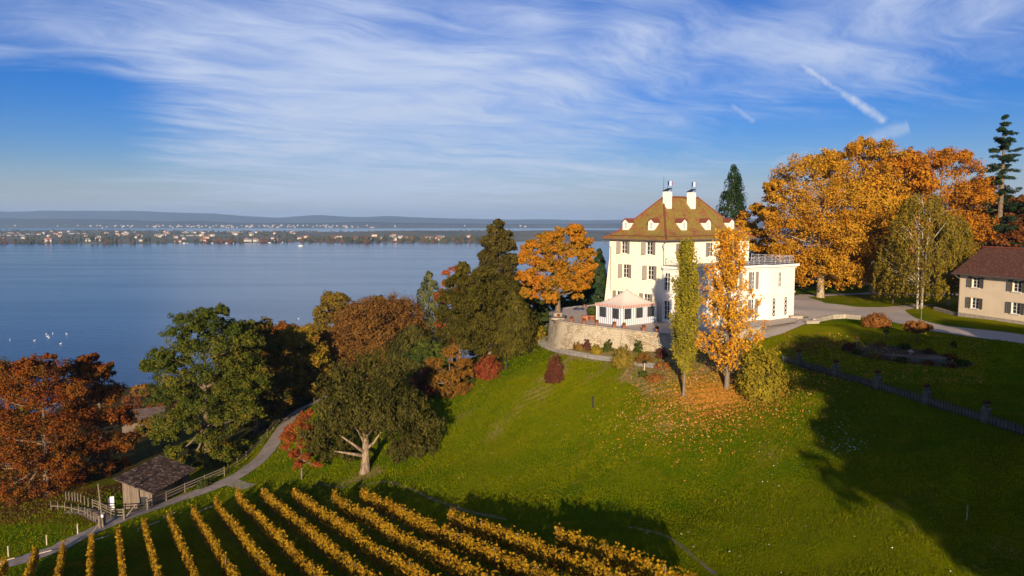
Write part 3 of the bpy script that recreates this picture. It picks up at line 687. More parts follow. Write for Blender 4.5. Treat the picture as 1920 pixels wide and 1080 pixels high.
def manor():
    root = empty('manor_house', MO, MRZ, 'cream lakeside manor house with mossy hipped roof, dormers and a white pavilion wing', 'house')
    EZ, RZ_ = EAVE[2] - TZ, 16.76; wt = EZ - .08
    # openings
    lw = []; rw = []
    for z, h, pxs in ((8.85, 1.75, (1170, 1217.5)), (5.45, 1.9, (1173, 1219.5)), (1.6, 1.9, (1161, 1212))):
        for px in pxs: lw.append((on_left(px, z + h / 2), z, h))
    for px in (1278, 1333, 1381): rw.append((on_right(px, 9.3), 8.45, 1.95))
    w = MB(); ww = 1.15
    wall_holes(w, (0, LY, 0), (0, -1, 0), (-1, 0, 0), LY, -1.2, wt, [(LY - y - ww / 2, LY - y + ww / 2, z, z + h) for y, z, h in lw])
    wall_holes(w, (0, 0, 0), (1, 0, 0), (0, -1, 0), LX, -1.2, wt, [(x - ww / 2, x + ww / 2, z, z + h) for x, z, h in rw])
    wall_holes(w, (LX, 0, 0), (0, 1, 0), (1, 0, 0), LY, -1.2, wt, []); wall_holes(w, (LX, LY, 0), (-1, 0, 0), (0, 1, 0), LX, -1.2, wt, [])
    # the battered buttress on the far left corner
    bw = 1.0
    w.add([(0, LY, 8.2), (0, LY + bw, -1.2), (0, LY, -1.2), (2.0, LY, 8.2), (2.0, LY + bw, -1.2), (2, LY, -1.2), (-.35, LY, -1.2), (-.35, LY + bw, -1.2), (0, LY - 1.4, -1.2)],
          [(0, 6, 7), (0, 7, 1), (0, 1, 4, 3), (0, 8, 6), (3, 4, 5)])
    w.build('wall', M['cream'], root)
    for y, z, h in lw: add_window(root, (0, y, z), R(-90), ww, h, shutters=((38, 8) if z > 3 else (8, 8)))
    for x, z, h in rw: add_window(root, (x, 0, z), 0, ww, h, shutters=(4, 4) if x < 6 else (4, None))
    # roof with a gentle flare at the eaves
    X0, X1, Y0, Y1 = -OV, LX + OV, -OV, LY + OV; hw = (Y1 - Y0) / 2
    r = MB(); ins = [(0, EZ), (1.25, EZ + .78), (2.2, EZ + 1.62), (hw, RZ_)]
    def ring(d, z): return [(X0 + d, Y0 + d, z), (X1 - d, Y0 + d, z), (X1 - d, Y1 - d, z), (X0 + d, Y1 - d, z)]
    for (d0, z0), (d1, z1) in zip(ins, ins[1:]):
        a, b = ring(d0, z0), ring(d1, z1)
        for i in range(4):
            j = (i + 1) % 4; q = [a[i], a[j], b[j], b[i]]
            r.poly([p for k, p in enumerate(q) if k == 0 or p != q[k - 1]])
    a, b = ring(0, EZ), ring(0, EZ - .12)
    for i in range(4): r.poly([b[i], b[(i + 1) % 4], a[(i + 1) % 4], a[i]])
    c_ = ring(OV - .02, EZ - .10)
    for i in range(4): r.poly([c_[i], c_[(i + 1) % 4], b[(i + 1) % 4], b[i]][::1])
    roof = r.build('roof', M['roof'], root)
    hp = MB()
    for cx, cy, sx, sy in ((X0, Y0, 1, 1), (X1, Y0, -1, 1), (X0, Y1, 1, -1), (X1, Y1, -1, -1)):
        hp.tube([(cx + sx * d, cy + sy * d, z + .03) for d, z in ins], .13, 8)
    hp.tube([(X0 + hw, (Y0 + Y1) / 2, RZ_ + .03), (X1 - hw, (Y0 + Y1) / 2, RZ_ + .03)], .16, 8)
    hp.build('ridge_tiles', M['ridge'], roof)
    g = MB()
    for p, q in (((X0, Y0), (X1, Y0)), ((X0, Y0), (X0, Y1)), ((X1, Y0), (X1, Y1)), ((X0, Y1), (X1, Y1))):
        g.tube([(p[0], p[1], EZ - .09), (q[0], q[1], EZ - .09)], .085, 7)
    g.build('gutter', M['zinc'], roof)
    for pts in ([(X0, Y1 - .05, EZ - .1), (X0 + .1, Y1 - .2, EZ - .5), (-.07, LY - .35, EZ - 1.3), (-.07, LY - .35, 0)],
                [(X0 + .05, Y0 + .1, EZ - .1), (X0 + .2, .1, EZ - .7), (-.07, .3, EZ - 1.5), (-.07, .3, 4.0)]):
        d = MB(); d.tube(pts, .055, 7); d.build('downpipe', M['zinc'], root)
    # a line of broken tiles just above the gutter: snow guard
    sg = MB()
    for (p, q) in (((X0 + .5, Y0 + .55), (X1 - .5, Y0 + .55)), ((X0 + .55, Y0 + .5), (X0 + .55, Y1 - .5))): sg.tube([(*p, EZ + .47), (*q, EZ + .47)], .035, 6)
    sg.build('snow_guard', M['ridge'], roof)
    # dormers
    def dormer(px, side):
        dz0 = EZ + 1.28; fd = 1.75                     # distance of the front from the eaves line
        h, wd, gh = 1.05, 1.15, .42
        if side == 'r': q = on_right(px, dz0 + .7, Y0 + fd); pos, rz = (q, Y0 + fd, dz0), 0
        else: q = on_left(px, dz0 + .7, X0 + fd); pos, rz = (X0 + fd, q, dz0), R(-90)
        b = MB(); ln = 1.55
        def hole_front():
            ow, z0, z1 = .48, .16, 1.02
            wall_holes(b, (-wd / 2, 0, -.25), (1, 0, 0), (0, -1, 0), wd, 0, h + .25, [(wd / 2 - ow / 2, wd / 2 + ow / 2, z0 + .25, z1 + .2)], .08)
        hole_front(); b.poly([(-wd / 2, 0, h), (wd / 2, 0, h), (0, 0, h + gh)])
        for s in (-1, 1): b.poly([(s * wd / 2, 0, -.25), (s * wd / 2, ln, h), (s * wd / 2, 0, h)][::s])
        o2 = link('dormer', b.mesh('dormer', M['white']), root, pos, rz)
        t = MB(); e = .14
        for s in (-1, 1):
            t.add([(0, -.16, h + gh + .05), (s * (wd / 2 + e), -.16, h - .10), (s * (wd / 2 + e), 1.5, h - .10), (0, 2.1, h + gh + .05),
                   (0, -.16, h + gh + .12), (s * (wd / 2 + e), -.16, h - .03), (s * (wd / 2 + e), 1.5, h - .03), (0, 2.1, h + gh + .12)],
                  [(0, 1, 2, 3), (4, 5, 6, 7), (0, 1, 5, 4), (1, 2, 6, 5)])
        t.build('dormer_roof', M['ridge'], o2)
        gl, fr = window_data(.48, .86, False, 2, 2)
        win = link('dormer_window', gl, o2, (0, .07, .16))
        link('frame', fr, win, (0, -.012, 0))
        return o2
    for px in (1173, 1221): dormer(px, 'l')
    for px in (1283, 1328, 1372): dormer(px, 'r')
    # chimneys with slanting cowls
    for px, fl in ((1251.5, True), (1296.5, True)):
        yy = Y0 + hw - 1.1; x = on_right(px, RZ_ + .6, yy)
        c = MB(); c.box(x - .52, x + .52, yy - .38, yy + .38, RZ_ - 2.4, RZ_ + .72); c.box(x - .58, x + .58, yy - .44, yy + .44, RZ_ + .06, RZ_ + .15)
        ch = c.build('chimney', M['white'], root)
        k = MB(); k.add([(x - .62, yy - .46, RZ_ + .76), (x + .52, yy - .46, RZ_ + 1.2), (x + .52, yy + .46, RZ_ + 1.2), (x - .62, yy + .46, RZ_ + .76),
                         (x - .62, yy - .46, RZ_ + .81), (x + .52, yy - .46, RZ_ + 1.25), (x + .52, yy + .46, RZ_ + 1.25), (x - .62, yy + .46, RZ_ + .81)],
                        [(3, 2, 1, 0), (4, 5, 6, 7), (0, 1, 5, 4), (1, 2, 6, 5), (2, 3, 7, 6), (3, 0, 4, 7)])
        for sx in (-.42, .42):
            for sy in (-.3, .3): k.box(x + sx - .03, x + sx + .03, yy + sy - .03, yy + sy + .03, RZ_ + .70, RZ_ + .76 + (sx + .62) * .39)
        k.build('cowl', M['dark_iron'], ch)
        f = MB(); f.tube([(x + .05, yy, RZ_ + .72), (x + .05, yy, RZ_ + 2.25)], .03, 6)
        pole = f.build('flagpole', M['dark_iron'], ch)
        fg = MB(); n = 9
        for i in range(n):
            u0, u1 = i / n, (i + 1) / n; wv = lambda u: .10 * math.sin(u * 7) * u
            fg.poly([(x + .08 + u0 * 1.0, yy + wv(u0), RZ_ + 1.6), (x + .08 + u1 * 1.0, yy + wv(u1), RZ_ + 1.6 - .02), (x + .08 + u1 * 1.0, yy + wv(u1), RZ_ + 2.2), (x + .08 + u0 * 1.0, yy + wv(u0), RZ_ + 2.2)], i * 3 // n)
        fg.build('flag', [M['flag_blue'], M['flag_white'], M['flag_red']], ch)
    l = MB(); l.tube([(X0 + hw, Y0 + hw, RZ_), (X0 + hw, Y0 + hw, RZ_ + 2.9)], [.05, .018], 6); l.build('lightning_rod', M['dark_iron'], root)
    # -------- the white two-storey pavilion along the right side
    A0, A1, B0, B1, PT = -.5, 18.4, -6.4, -.004, 7.55
    BX, BY = 12.7, -7.4                                   # the bay that steps forward
    p = MB(); uz, uh, gz0, gh = 4.25, 2.35, .35, 2.55
    lef = [(on_left(px, 5.2, A0), 1.0) for px in (1250.5, 1303)]
    hl = [(B1 - y - w_ / 2, B1 - y + w_ / 2, z, z + h) for y, w_ in lef for z, h in ((uz, uh), (gz0, gh))]
    wall_holes(p, (A0, B1, 0), (0, -1, 0), (-1, 0, 0), B1 - B0, -2.5, PT, hl)
    fx = [on_right(px, 5.2, B0) for px in (1346, 1381, 1412)]
    wall_holes(p, (A0, B0, 0), (1, 0, 0), (0, -1, 0), BX - A0, -2.5, PT, [(x - A0 - .5, x - A0 + .5, z, z + h) for x in fx for z, h in ((uz, uh), (gz0, gh))])
    wall_holes(p, (BX, B0, 0), (0, -1, 0), (-1, 0, 0), B0 - BY, -2.5, PT, [])
    bu = on_right(1463, 5.2, BY); bl = [on_right(px, 1.4, BY) for px in (1452, 1474)]
    wall_holes(p, (BX, BY, 0), (1, 0, 0), (0, -1, 0), A1 - BX, -2.5, PT, [(bu - BX - .38, bu - BX + .38, 4.35, 6.45)] + [(x - BX - .45, x - BX + .45, .35, 2.95) for x in bl], .15)
    wall_holes(p, (A1, BY, 0), (0, 1, 0), (1, 0, 0), -BY, -2.5, PT, []); wall_holes(p, (A1, 0, 0), (-1, 0, 0), (0, 1, 0), A1 - LX - .01, -2.5, PT, [])
    pav = p.build('pavilion', M['white'], root)
    for y, w_ in lef:
        for z, h in ((uz, uh), (gz0, gh)): add_window(pav, (A0, y, z), R(-90), w_, h, rows=4)
    for x in fx:
        for z, h in ((uz, uh), (gz0, gh)): add_window(pav, (x, B0, z), 0, 1.0, h, rows=4, shutters=(6, 6))
    add_window(pav, (bu, BY, 4.35), 0, .76, 2.1, depth=.14, rows=3)
    for x in bl: add_window(pav, (x, BY, .35), 0, .9, 2.6, depth=.14, lattice=True, sill=False, name='trellis_window')
    # string course, cornice and plinth go round the pavilion
    def band(name, z0, z1, out, mat):
        b = MB(); o = out
        b.box(A0 - o, A0 - .002, B0 - o, B1 - .2, z0, z1); b.box(A0 - .002, BX - o, B0 - o, B0 - .002, z0, z1)
        b.box(BX - o, BX - .002, BY - o, B0 - .002, z0, z1); b.box(BX - .002, A1 + o, BY - o, BY - .002, z0, z1); b.box(A1 + .002, A1 + o, BY - .002, -.2, z0, z1)
        return b.build(name, mat, pav)
    band('string_course', 3.45, 3.62, .10, M['trim']); band('cornice', 6.95, 7.1, .14, M['trim']); band('upper_cornice', 7.18, 7.5, .42, M['trim']); band('plinth', -2.3, .12, .06, M['trim'])
    f = MB(); f.poly([(A0 - .4, B0 - .4, 7.56), (BX - .4, B0 - .4, 7.56), (BX - .4, BY - .4, 7.56), (A1 + .4, BY - .4, 7.56), (A1 + .4, -.01, 7.56), (A0 - .4, -.01, 7.56)]); f.build('roof_terrace', M['zinc'], pav)
    # crossed iron railing round the roof terrace
    rm = MB(); pts = [(A0 + .15, -.35), (A0 + .15, B0 + .15), (BX + .15, B0 + .15), (BX + .15, BY + .15), (A1 - .15, BY + .15), (A1 - .15, -.35)]
    for (x0, y0), (x1, y1) in zip(pts, pts[1:]):
        Ln = math.hypot(x1 - x0, y1 - y0); n = max(1, round(Ln / 1.15)); zb, zt = 7.68, 8.55
        for z in (zb, zt, 7.9): rm.beam((x0, y0, z), (x1, y1, z), .035, .04)
        for i in range(n + 1): s = i / n; x, y = x0 + (x1 - x0) * s, y0 + (y1 - y0) * s; rm.box(x - .022, x + .022, y - .022, y + .022, 7.56, zt + .06)
        for i in range(n):
            a = (x0 + (x1 - x0) * i / n, y0 + (y1 - y0) * i / n); b = (x0 + (x1 - x0) * (i + 1) / n, y0 + (y1 - y0) * (i + 1) / n)
            rm.beam((*a, 7.9), (*b, zt), .024, .028); rm.beam((*a, zt), (*b, 7.9), .024, .028)
    rm.build('railing', M['rail_iron'], pav)
    return root
MANOR = manor()

# ------------------------------------------------------------------ terrace, its wall, the tent and the pots
drape('terrace_floor', [(x, y) for x, y in TERR], M['gravel'], 0, 1.5, z=TZ)
def terrace_wall():
    line = [Vector(p) for p in BACK[3:] + RIM]; c = Vector((sum(p[0] for p in TERR) / len(TERR), sum(p[1] for p in TERR) / len(TERR)))
    pts = []
    for i in range(len(line) - 1):
        p0 = line[max(i - 1, 0)]; p1 = line[i]; p2 = line[i + 1]; p3 = line[min(i + 2, len(line) - 1)]
        for k in range(6):
            s = k / 6; pts.append(.5 * ((2 * p1) + (p2 - p0) * s + (2 * p0 - 5 * p1 + 4 * p2 - p3) * s * s + (3 * p1 - p0 - 3 * p2 + p3) * s ** 3))
    pts.append(line[-1]); n = len(pts)
    nor = []
    for i in range(n):
        d = (pts[min(i + 1, n - 1)] - pts[max(i - 1, 0)]).normalized(); nor.append(Vector((d.y, -d.x)))
    root = empty('terrace_wall', (pts[0].x, pts[0].y, 53), 0, 'curved weathered stone retaining wall holding up the gravel terrace', 'wall')
    O = Vector((pts[0].x, pts[0].y, 53)); V = []; rows = 7
    for i, p in enumerate(pts):
        for j in range(rows):
            z = 53 + (TZ - 53) * j / (rows - 1); q = p + nor[i] * (.55 * (1 - j / (rows - 1)))      # leans back a little
            V.append((q.x - O.x, q.y - O.y, z - O.z))
    F = [(i * rows + j, (i + 1) * rows + j, (i + 1) * rows + j + 1, i * rows + j + 1) for i in range(n - 1) for j in range(rows - 1)]
    link('masonry', np_mesh('masonry', V, F, M['stone']), root)
    V = []
    for i, p in enumerate(pts):
        for d, z in ((.10, 0), (.10, .14), (-.42, .14), (-.42, 0)):
            q = p + nor[i] * d; V.append((q.x - O.x, q.y - O.y, TZ + z - O.z - .03))
    F = [(i * 4 + j, (i + 1) * 4 + j, (i + 1) * 4 + (j + 1) % 4, i * 4 + (j + 1) % 4) for i in range(n - 1) for j in range(4)]
    link('coping', np_mesh('coping', V, F, M['coping']), root)
    return pts, nor
WALL, WNOR = terrace_wall()
def tent():
    nx, ny, _ = at_z(1166, 612, TZ); A, B = 6.4, 4.7; EH, PK = 2.6, 4.5
    root = empty('garden_tent', (nx, ny, TZ), MRZ, 'white peaked garden tent with blue striped side walls on the terrace', 'tent')
    n = 14; V = []; F = []
    for j in range(n + 1):
        for i in range(n + 1):
            x, y = A * i / n, B * j / n
            q = max(abs(x / A - .5), abs(y / B - .5)) * 2
            V.append((-.15 + x * (A + .3) / A, -.15 + y * (B + .3) / B, EH + (PK - EH) * (1 - q) ** 1.45))
    F = [(j * (n + 1) + i, j * (n + 1) + i + 1, (j + 1) * (n + 1) + i + 1, (j + 1) * (n + 1) + i) for j in range(n) for i in range(n)]
    link('canopy', np_mesh('canopy', V, F, M['canvas'], True), root)
    v = MB()
    for p, q in (((-.15, -.15), (A + .15, -.15)), ((A + .15, -.15), (A + .15, B + .15)), ((A + .15, B + .15), (-.15, B + .15)), ((-.15, B + .15), (-.15, -.15))):
        k = 40
        for i in range(k):
            a = [p[c] + (q[c] - p[c]) * i / k for c in (0, 1)]; b = [p[c] + (q[c] - p[c]) * (i + 1) / k for c in (0, 1)]
            v.poly([(*a, EH - .28), (*b, EH - .28), (*b, EH + .02), (*a, EH + .02)])
    v.build('valance', M['valance'], root)
    for nm, p0, a, nn, ln, k in (('side_wall', (0, 0, 0), (1, 0, 0), (0, -1, 0), A, 3), ('side_wall', (0, B, 0), (0, -1, 0), (-1, 0, 0), B, 2), ('side_wall', (A, 0, 0), (0, 1, 0), (1, 0, 0), B, 2), ('side_wall', (A, B, 0), (-1, 0, 0), (0, 1, 0), A, 3)):
        w = MB(); hs = [(ln * (i + .5) / k - .62, ln * (i + .5) / k + .62, .85, 2.2) for i in range(k)]
        wall_holes(w, p0, a, nn, ln, .02, EH, hs, .03); o = w.build(nm, M['stripes'], root)
        for s0, s1, z0, z1 in hs:
            g = MB(); P0 = Vector(p0); a_, n_ = Vector(a), Vector(nn)
            g.poly([P0 + a_ * s0 - n_ * .03 + Vector((0, 0, z0)), P0 + a_ * s1 - n_ * .03 + Vector((0, 0, z0)), P0 + a_ * s1 - n_ * .03 + Vector((0, 0, z1)), P0 + a_ * s0 - n_ * .03 + Vector((0, 0, z1))])
            g.build('window_panel', M['mesh_window'], o)
    for x, y in ((0, 0), (A, 0), (A, B), (0, B)):
        q = MB(); q.tube([(x, y, 0), (x, y, EH)], .05, 8); q.build('pole', M['trim'], root)
tent()

# ------------------------------------------------------------------ trees and shrubs
def unit(n, rg):
    v = rg.normal(size=(n, 3)); return v / np.linalg.norm(v, axis=1, keepdims=True)
def leaves_mesh(name, C, N, size, tint, mat, rg, aspect=.62, droop=None):
    """one small bent leaf face per point"""
    n = len(C); N = N / (np.linalg.norm(N, axis=1, keepdims=True) + 1e-9)
    T = rg.normal(size=(n, 3)) if droop is None else droop + rg.normal(size=(n, 3)) * .25
    T -= N * (T * N).sum(1, keepdims=True); T /= np.linalg.norm(T, axis=1, keepdims=True) + 1e-9
    B = np.cross(N, T); s = np.asarray(size).reshape(-1, 1) if np.ndim(size) else np.full((n, 1), size)
    s = s * rg.uniform(.7, 1.3, (n, 1))
    V = np.stack([C - T * s, C + B * s * aspect - N * s * .15, C + T * s, C - B * s * aspect - N * s * .15], 1).reshape(-1, 3)
    F = np.arange(n * 4).reshape(n, 4)
    return np_mesh(name, V, F, mat, tint=np.repeat(np.clip(tint, 0, 1), 4))
PROF = {'round': lambda h: np.sqrt(np.clip(1 - (2 * h - 1) ** 2, 0, 1)) ** .8,
        'dome': lambda h: np.where(h < .3, .72 + .28 * h / .3, np.sqrt(np.clip(1 - ((h - .3) / .72) ** 2, 0, 1))),
        'egg': lambda h: np.sqrt(np.clip(1 - (2 * h ** .75 - 1) ** 2, 0, 1)) ** .85,
        'cone': lambda h: (1 - h) ** .85 * .97 + .03, 'flame': lambda h: np.clip(np.sin(np.pi * np.clip(h * .86 + .12, 0, 1)) ** .8, .05, 1),
        'spire': lambda h: np.clip((1 - h) ** .6 * (.55 + .45 * np.minimum(h / .15, 1)), .03, 1)}
def crown_points(rg, H0, H1, Rad, prof, lobes, clumps, per, lobe_r=(.22, .36), squash=.8, shell=.75, flat=.85):
    """leaf positions in clumps on lobes that fill the outline of the crown"""
    pf = PROF[prof]
    h = rg.uniform(0.03, .97, lobes * 4); keep = rg.uniform(0, 1, len(h)) < pf(h) + .15; h = h[keep][:lobes]; m = len(h)
    az = np.arange(m) * 2.39996 + rg.uniform(0, .7, m); lr = Rad * rg.uniform(*lobe_r, m)
    rr = np.maximum(pf(h) * Rad - lr * .75, 0) * rg.uniform(shell, 1.08, m)
    rr *= np.where(rg.uniform(0, 1, m) < .2, rg.uniform(.2, .8, m), 1)
    hz = H0 + h * (H1 - H0); hz = np.clip(hz, H0 + lr * .5, H1 - lr * .72)
    LC = np.stack([rr * np.cos(az), rr * np.sin(az), hz], 1)
    d = unit(m * clumps, rg); d[:, 2] = np.abs(d[:, 2]) * .9 + d[:, 2] * .25
    lc = np.repeat(np.arange(m), clumps); cr = lr[lc] * rg.uniform(.30, .52, len(lc))
    CC = LC[lc] + d * (lr[lc] * rg.uniform(.45, 1.02, len(lc)))[:, None] * np.array([1, 1, squash])
    ltint = rg.uniform(-.22, .22, m)[lc] + rg.normal(0, .14, len(lc))
    k = np.repeat(np.arange(len(CC)), per); q = unit(len(k), rg)
    P = CC[k] + q * (cr[k] * rg.uniform(.35, 1.05, len(k)))[:, None] * np.array([1, 1, flat])
    axis = np.array([0, 0, (H0 + H1) / 2]); out = P - axis; out /= np.linalg.norm(out, axis=1, keepdims=True) + 1e-9
    N = q * .55 + d[k] * .35 + out * .25 + rg.normal(size=P.shape) * .45
    return P, N, ltint[k] + rg.normal(0, .12, len(k)) + .45, LC, lr
def trunk_mesh(rg, height, r0, LC, mat, lean=(0, 0), limbs=14, fork=.35, flare=1.5):
    m = MB(); wob = rg.normal(0, .12, (8, 2)) * r0 * 2
    tp = [(lean[0] * s + wob[i][0] * s, lean[1] * s + wob[i][1] * s, height * s - (.5 if i == 0 else 0)) for i, s in enumerate(np.linspace(0, 1, 8))]
    rad = [r0 * (flare if i == 0 else 1.0 - .8 * s) for i, s in enumerate(np.linspace(0, 1, 8))]
    tp.insert(1, (tp[0][0], tp[0][1], .35)); rad.insert(1, r0 * 1.05)
    m.tube(tp, rad, 9)
    if len(LC):
        for c in LC[rg.permutation(len(LC))[:limbs]]:
            zs = max(fork * height, min(c[2] - .25 * math.hypot(c[0], c[1]) - .6, height * .97)); s = zs / height
            p0 = Vector((lean[0] * s, lean[1] * s, zs)); p2 = Vector(c); mid = p0.lerp(p2, .5) + Vector((*rg.normal(0, .25, 2), -.06 * (p2 - p0).length))
            rb = r0 * (1 - .8 * s) * .55 + .03
            m.tube([p0, mid, p2], [rb, rb * .6, .03], 6)
    return m.mesh('trunk', mat, True)
def put_tree(name, label, cat, pos, crown, trunk, group=None):
    root = empty(name, pos, 0, label, cat, group)
    if trunk: link('trunk', trunk, root)
    link('crown', crown, root)
    return root
def place(px, Y, top, width, base_z=None):
    """root, height and radius of a tree standing at column px and depth Y whose top and width are seen in the picture"""
    x = (px - 960) / FPX * Y * 1.0; x = ray(px, 600)[0] * Y; z = gz(x, Y) if base_z is None else base_z
    return (x, Y, z), at_y(px, top, Y)[2] - z, width / 2 / FPX * Y
_seed = [100]
def broad(name, label, px, Y, top, width, leaf, prof='round', bottom=.16, lobes=44, clumps=13, per=26, size=.24, bark='bark', r0=None, limbs=14, base_z=None, cat='tree', group=None, tint=None, lean=(0, 0), **kw):
    _seed[0] += 1; rg = np.random.default_rng(_seed[0]); pos, H, Rd = place(px, Y, top, width, base_z)
    P, N, ti, LC, lr = crown_points(rg, H * bottom, H, Rd, prof, lobes, clumps, per, **kw)
    f = P[:, 2:3] / H; P[:, 0:1] += lean[0] * f; P[:, 1:2] += lean[1] * f; LC = LC + np.array([lean[0], lean[1], 0]) * (LC[:, 2:3] / H)
    if tint is not None: ti = tint(P, ti, H, Rd)
    cr = leaves_mesh('crown', P, N, size, ti, L[leaf], rg)
    tr = trunk_mesh(rg, H * .72, r0 or max(.12, H * .019), LC, M[bark], lean, limbs) if limbs is not None else None
    return put_tree(name, label, cat, pos, cr, tr, group)
def conifer(name, label, px, Y, top, width, leaf, prof='cone', n=420, per=34, size=.22, bottom=.04, depth=.16, bark='bark', base_z=None, cat='tree', ragged=.18, group=None):
    """dense evergreen: drooping sprays all over the outline"""
    _seed[0] += 1; rg = np.random.default_rng(_seed[0]); pos, H, Rd = place(px, Y, top, width, base_z); pf = PROF[prof]
    h = rg.uniform(0, 1, n * 3); h = h[rg.uniform(0, 1, n * 3) < pf(h) * .85 + .12][:n]; m = len(h); az = rg.uniform(0, 2 * np.pi, m)
    lump = 1 + ragged * (np.sin(az * 3 + h * 9) * .6 + np.sin(az * 5 - h * 23 + 1) * .5)
    r = pf(h) * Rd * lump * rg.uniform(.72, 1.0, m); z = H * (bottom + (1 - bottom) * h) - r * .10
    C = np.stack([r * np.cos(az), r * np.sin(az), z], 1); cs = Rd * depth * rg.uniform(.7, 1.3, m) * (1 - .55 * h)
    k = np.repeat(np.arange(m), per); q = unit(len(k), rg); rad = np.stack([np.cos(az), np.sin(az), np.zeros(m)], 1)
    P = C[k] + q * cs[k][:, None] * np.array([1, 1, 1.25])
    N = q * .5 + rad[k] * .7 + np.array([0, 0, .45]) + rg.normal(size=P.shape) * .35
    ti = .45 + rg.normal(0, .17, m)[k] + rg.normal(0, .14, len(k))
    cr = leaves_mesh('crown', P, N, size, ti, L[leaf], rg, .42, droop=rad[k] * .8 + np.array([0, 0, -.8]))
    t = MB(); t.tube([(0, 0, -.5), (0, 0, H * .5), (0, 0, H * .97)], [H * .02, H * .012, .03], 8)
    return put_tree(name, label, cat, pos, cr, t.mesh('trunk', M[bark], True), group)
def layered_pine(name, label, px, Y, top, width, leaf, base_z=None, bare=.3, whorls=13, seed=5):
    rg = np.random.default_rng(seed); pos, H, Rd = place(px, Y, top, width, base_z); t = MB(); t.tube([(0, 0, -.5), (.2, 0, H * .6), (0, 0, H * .99)], [H * .022, H * .012, .04], 8)
    C = []; 
    for i in range(whorls):
        f = i / (whorls - 1); z = H * (bare + (1 - bare) * f ** .95) - .3; Lb = Rd * (1.0 - f) ** .55 * rg.uniform(.65, 1.1) * (.75 if i == 0 else 1) + .35
        for j in range(int(rg.integers(5, 8))):
            az = rg.uniform(0, 6.28); ln = Lb * rg.uniform(.45, 1.1); z = z + rg.normal(0, .22); tip = Vector((ln * math.cos(az), ln * math.sin(az), z + ln * rg.uniform(-.10, .30)))
            t.tube([(0, 0, z), tip * .5 + Vector((0, 0, z * .5 - .12)), tip], [.09 * (1 - f) + .03, .05, .02], 5)
            for s in np.arange(.35, 1.01, .6 / max(ln, .8)):
                p = Vector((0, 0, z)).lerp(tip, float(s)); C.append((*(np.array(p) + rg.normal(0, .12, 3)), .50 + .55 * (1 - f) * s * rg.uniform(.6, 1.3)))
    C = np.array(C); per = 70; k = np.repeat(np.arange(len(C)), per); q = unit(len(k), rg)
    P = C[k, :3] + q * C[k, 3:4] * np.array([1.15, 1.15, .55]) * rg.uniform(.4, 1, (len(k), 1)); N = q + np.array([0, 0, .6]) + rg.normal(size=P.shape) * .4
    cr = leaves_mesh('crown', P, N, .19, .45 + rg.normal(0, .2, len(C))[k] + rg.normal(0, .12, len(k)), L[leaf], rg, .4)
    return put_tree(name, label, 'tree', pos, cr, t.mesh('trunk', M['bark'], True))
def birch(name, label, px, Y, top, width, stems, seed, strands=520, r0=.16, bark='bark_white'):
    """weeping birch: leaves along hanging twigs"""
    rg = np.random.default_rng(seed); pos, H, Rd = place(px, Y, top, width); t = MB()
    for sx, sy, bx in stems:
        t.tube([(bx, 0, -.4), (bx + sx * .2, sy * .2, H * .25), (bx + sx * .6, sy * .6, H * .6), (bx + sx, sy, H * .93)], [r0 * 1.25, r0, r0 * .6, .03], 8)
    h = rg.uniform(.2, 1, strands); az = rg.uniform(0, 6.28, strands); r = Rd * PROF['egg'](np.clip(h - .02, 0, 1)) * rg.uniform(.25, 1.0, strands) ** .6
    lob = np.sin(az * 4 + h * 8) * .12 + 1; r *= lob
    for i in range(0, 60):
        p = Vector((r[i] * math.cos(az[i]), r[i] * math.sin(az[i]), H * h[i])); z0 = max(H * .2, p.z - r[i] * 1.1)
        t.tube([(0, 0, z0), p * .55 + Vector((0, 0, z0 * .45 + .3)), p], [.05, .035, .012], 5)
    ln = rg.uniform(.8, 2.6, strands) * H / 14; n = 34; k = np.repeat(np.arange(strands), n); s = np.tile(np.linspace(0, 1, n), strands)
    P = np.stack([r * np.cos(az), r * np.sin(az), H * h], 1)[k]; P[:, 2] -= s * ln[k]; P[:, :2] *= (1 + .06 * s)[:, None]
    P += rg.normal(0, .13, P.shape); P = P[P[:, 2] > H * .10]; k = k[:len(P)]
    N = rg.normal(size=P.shape) + np.array([0, -.2, .3])
    cr = leaves_mesh('crown', P, N, .15, .45 + rg.normal(0, .16, strands)[k] + rg.normal(0, .12, len(P)), L['birch'], rg, .6, droop=np.array([0, 0, -1.0]))
    return put_tree(name, label, 'tree', pos, cr, t.mesh('trunk', M[bark], True))
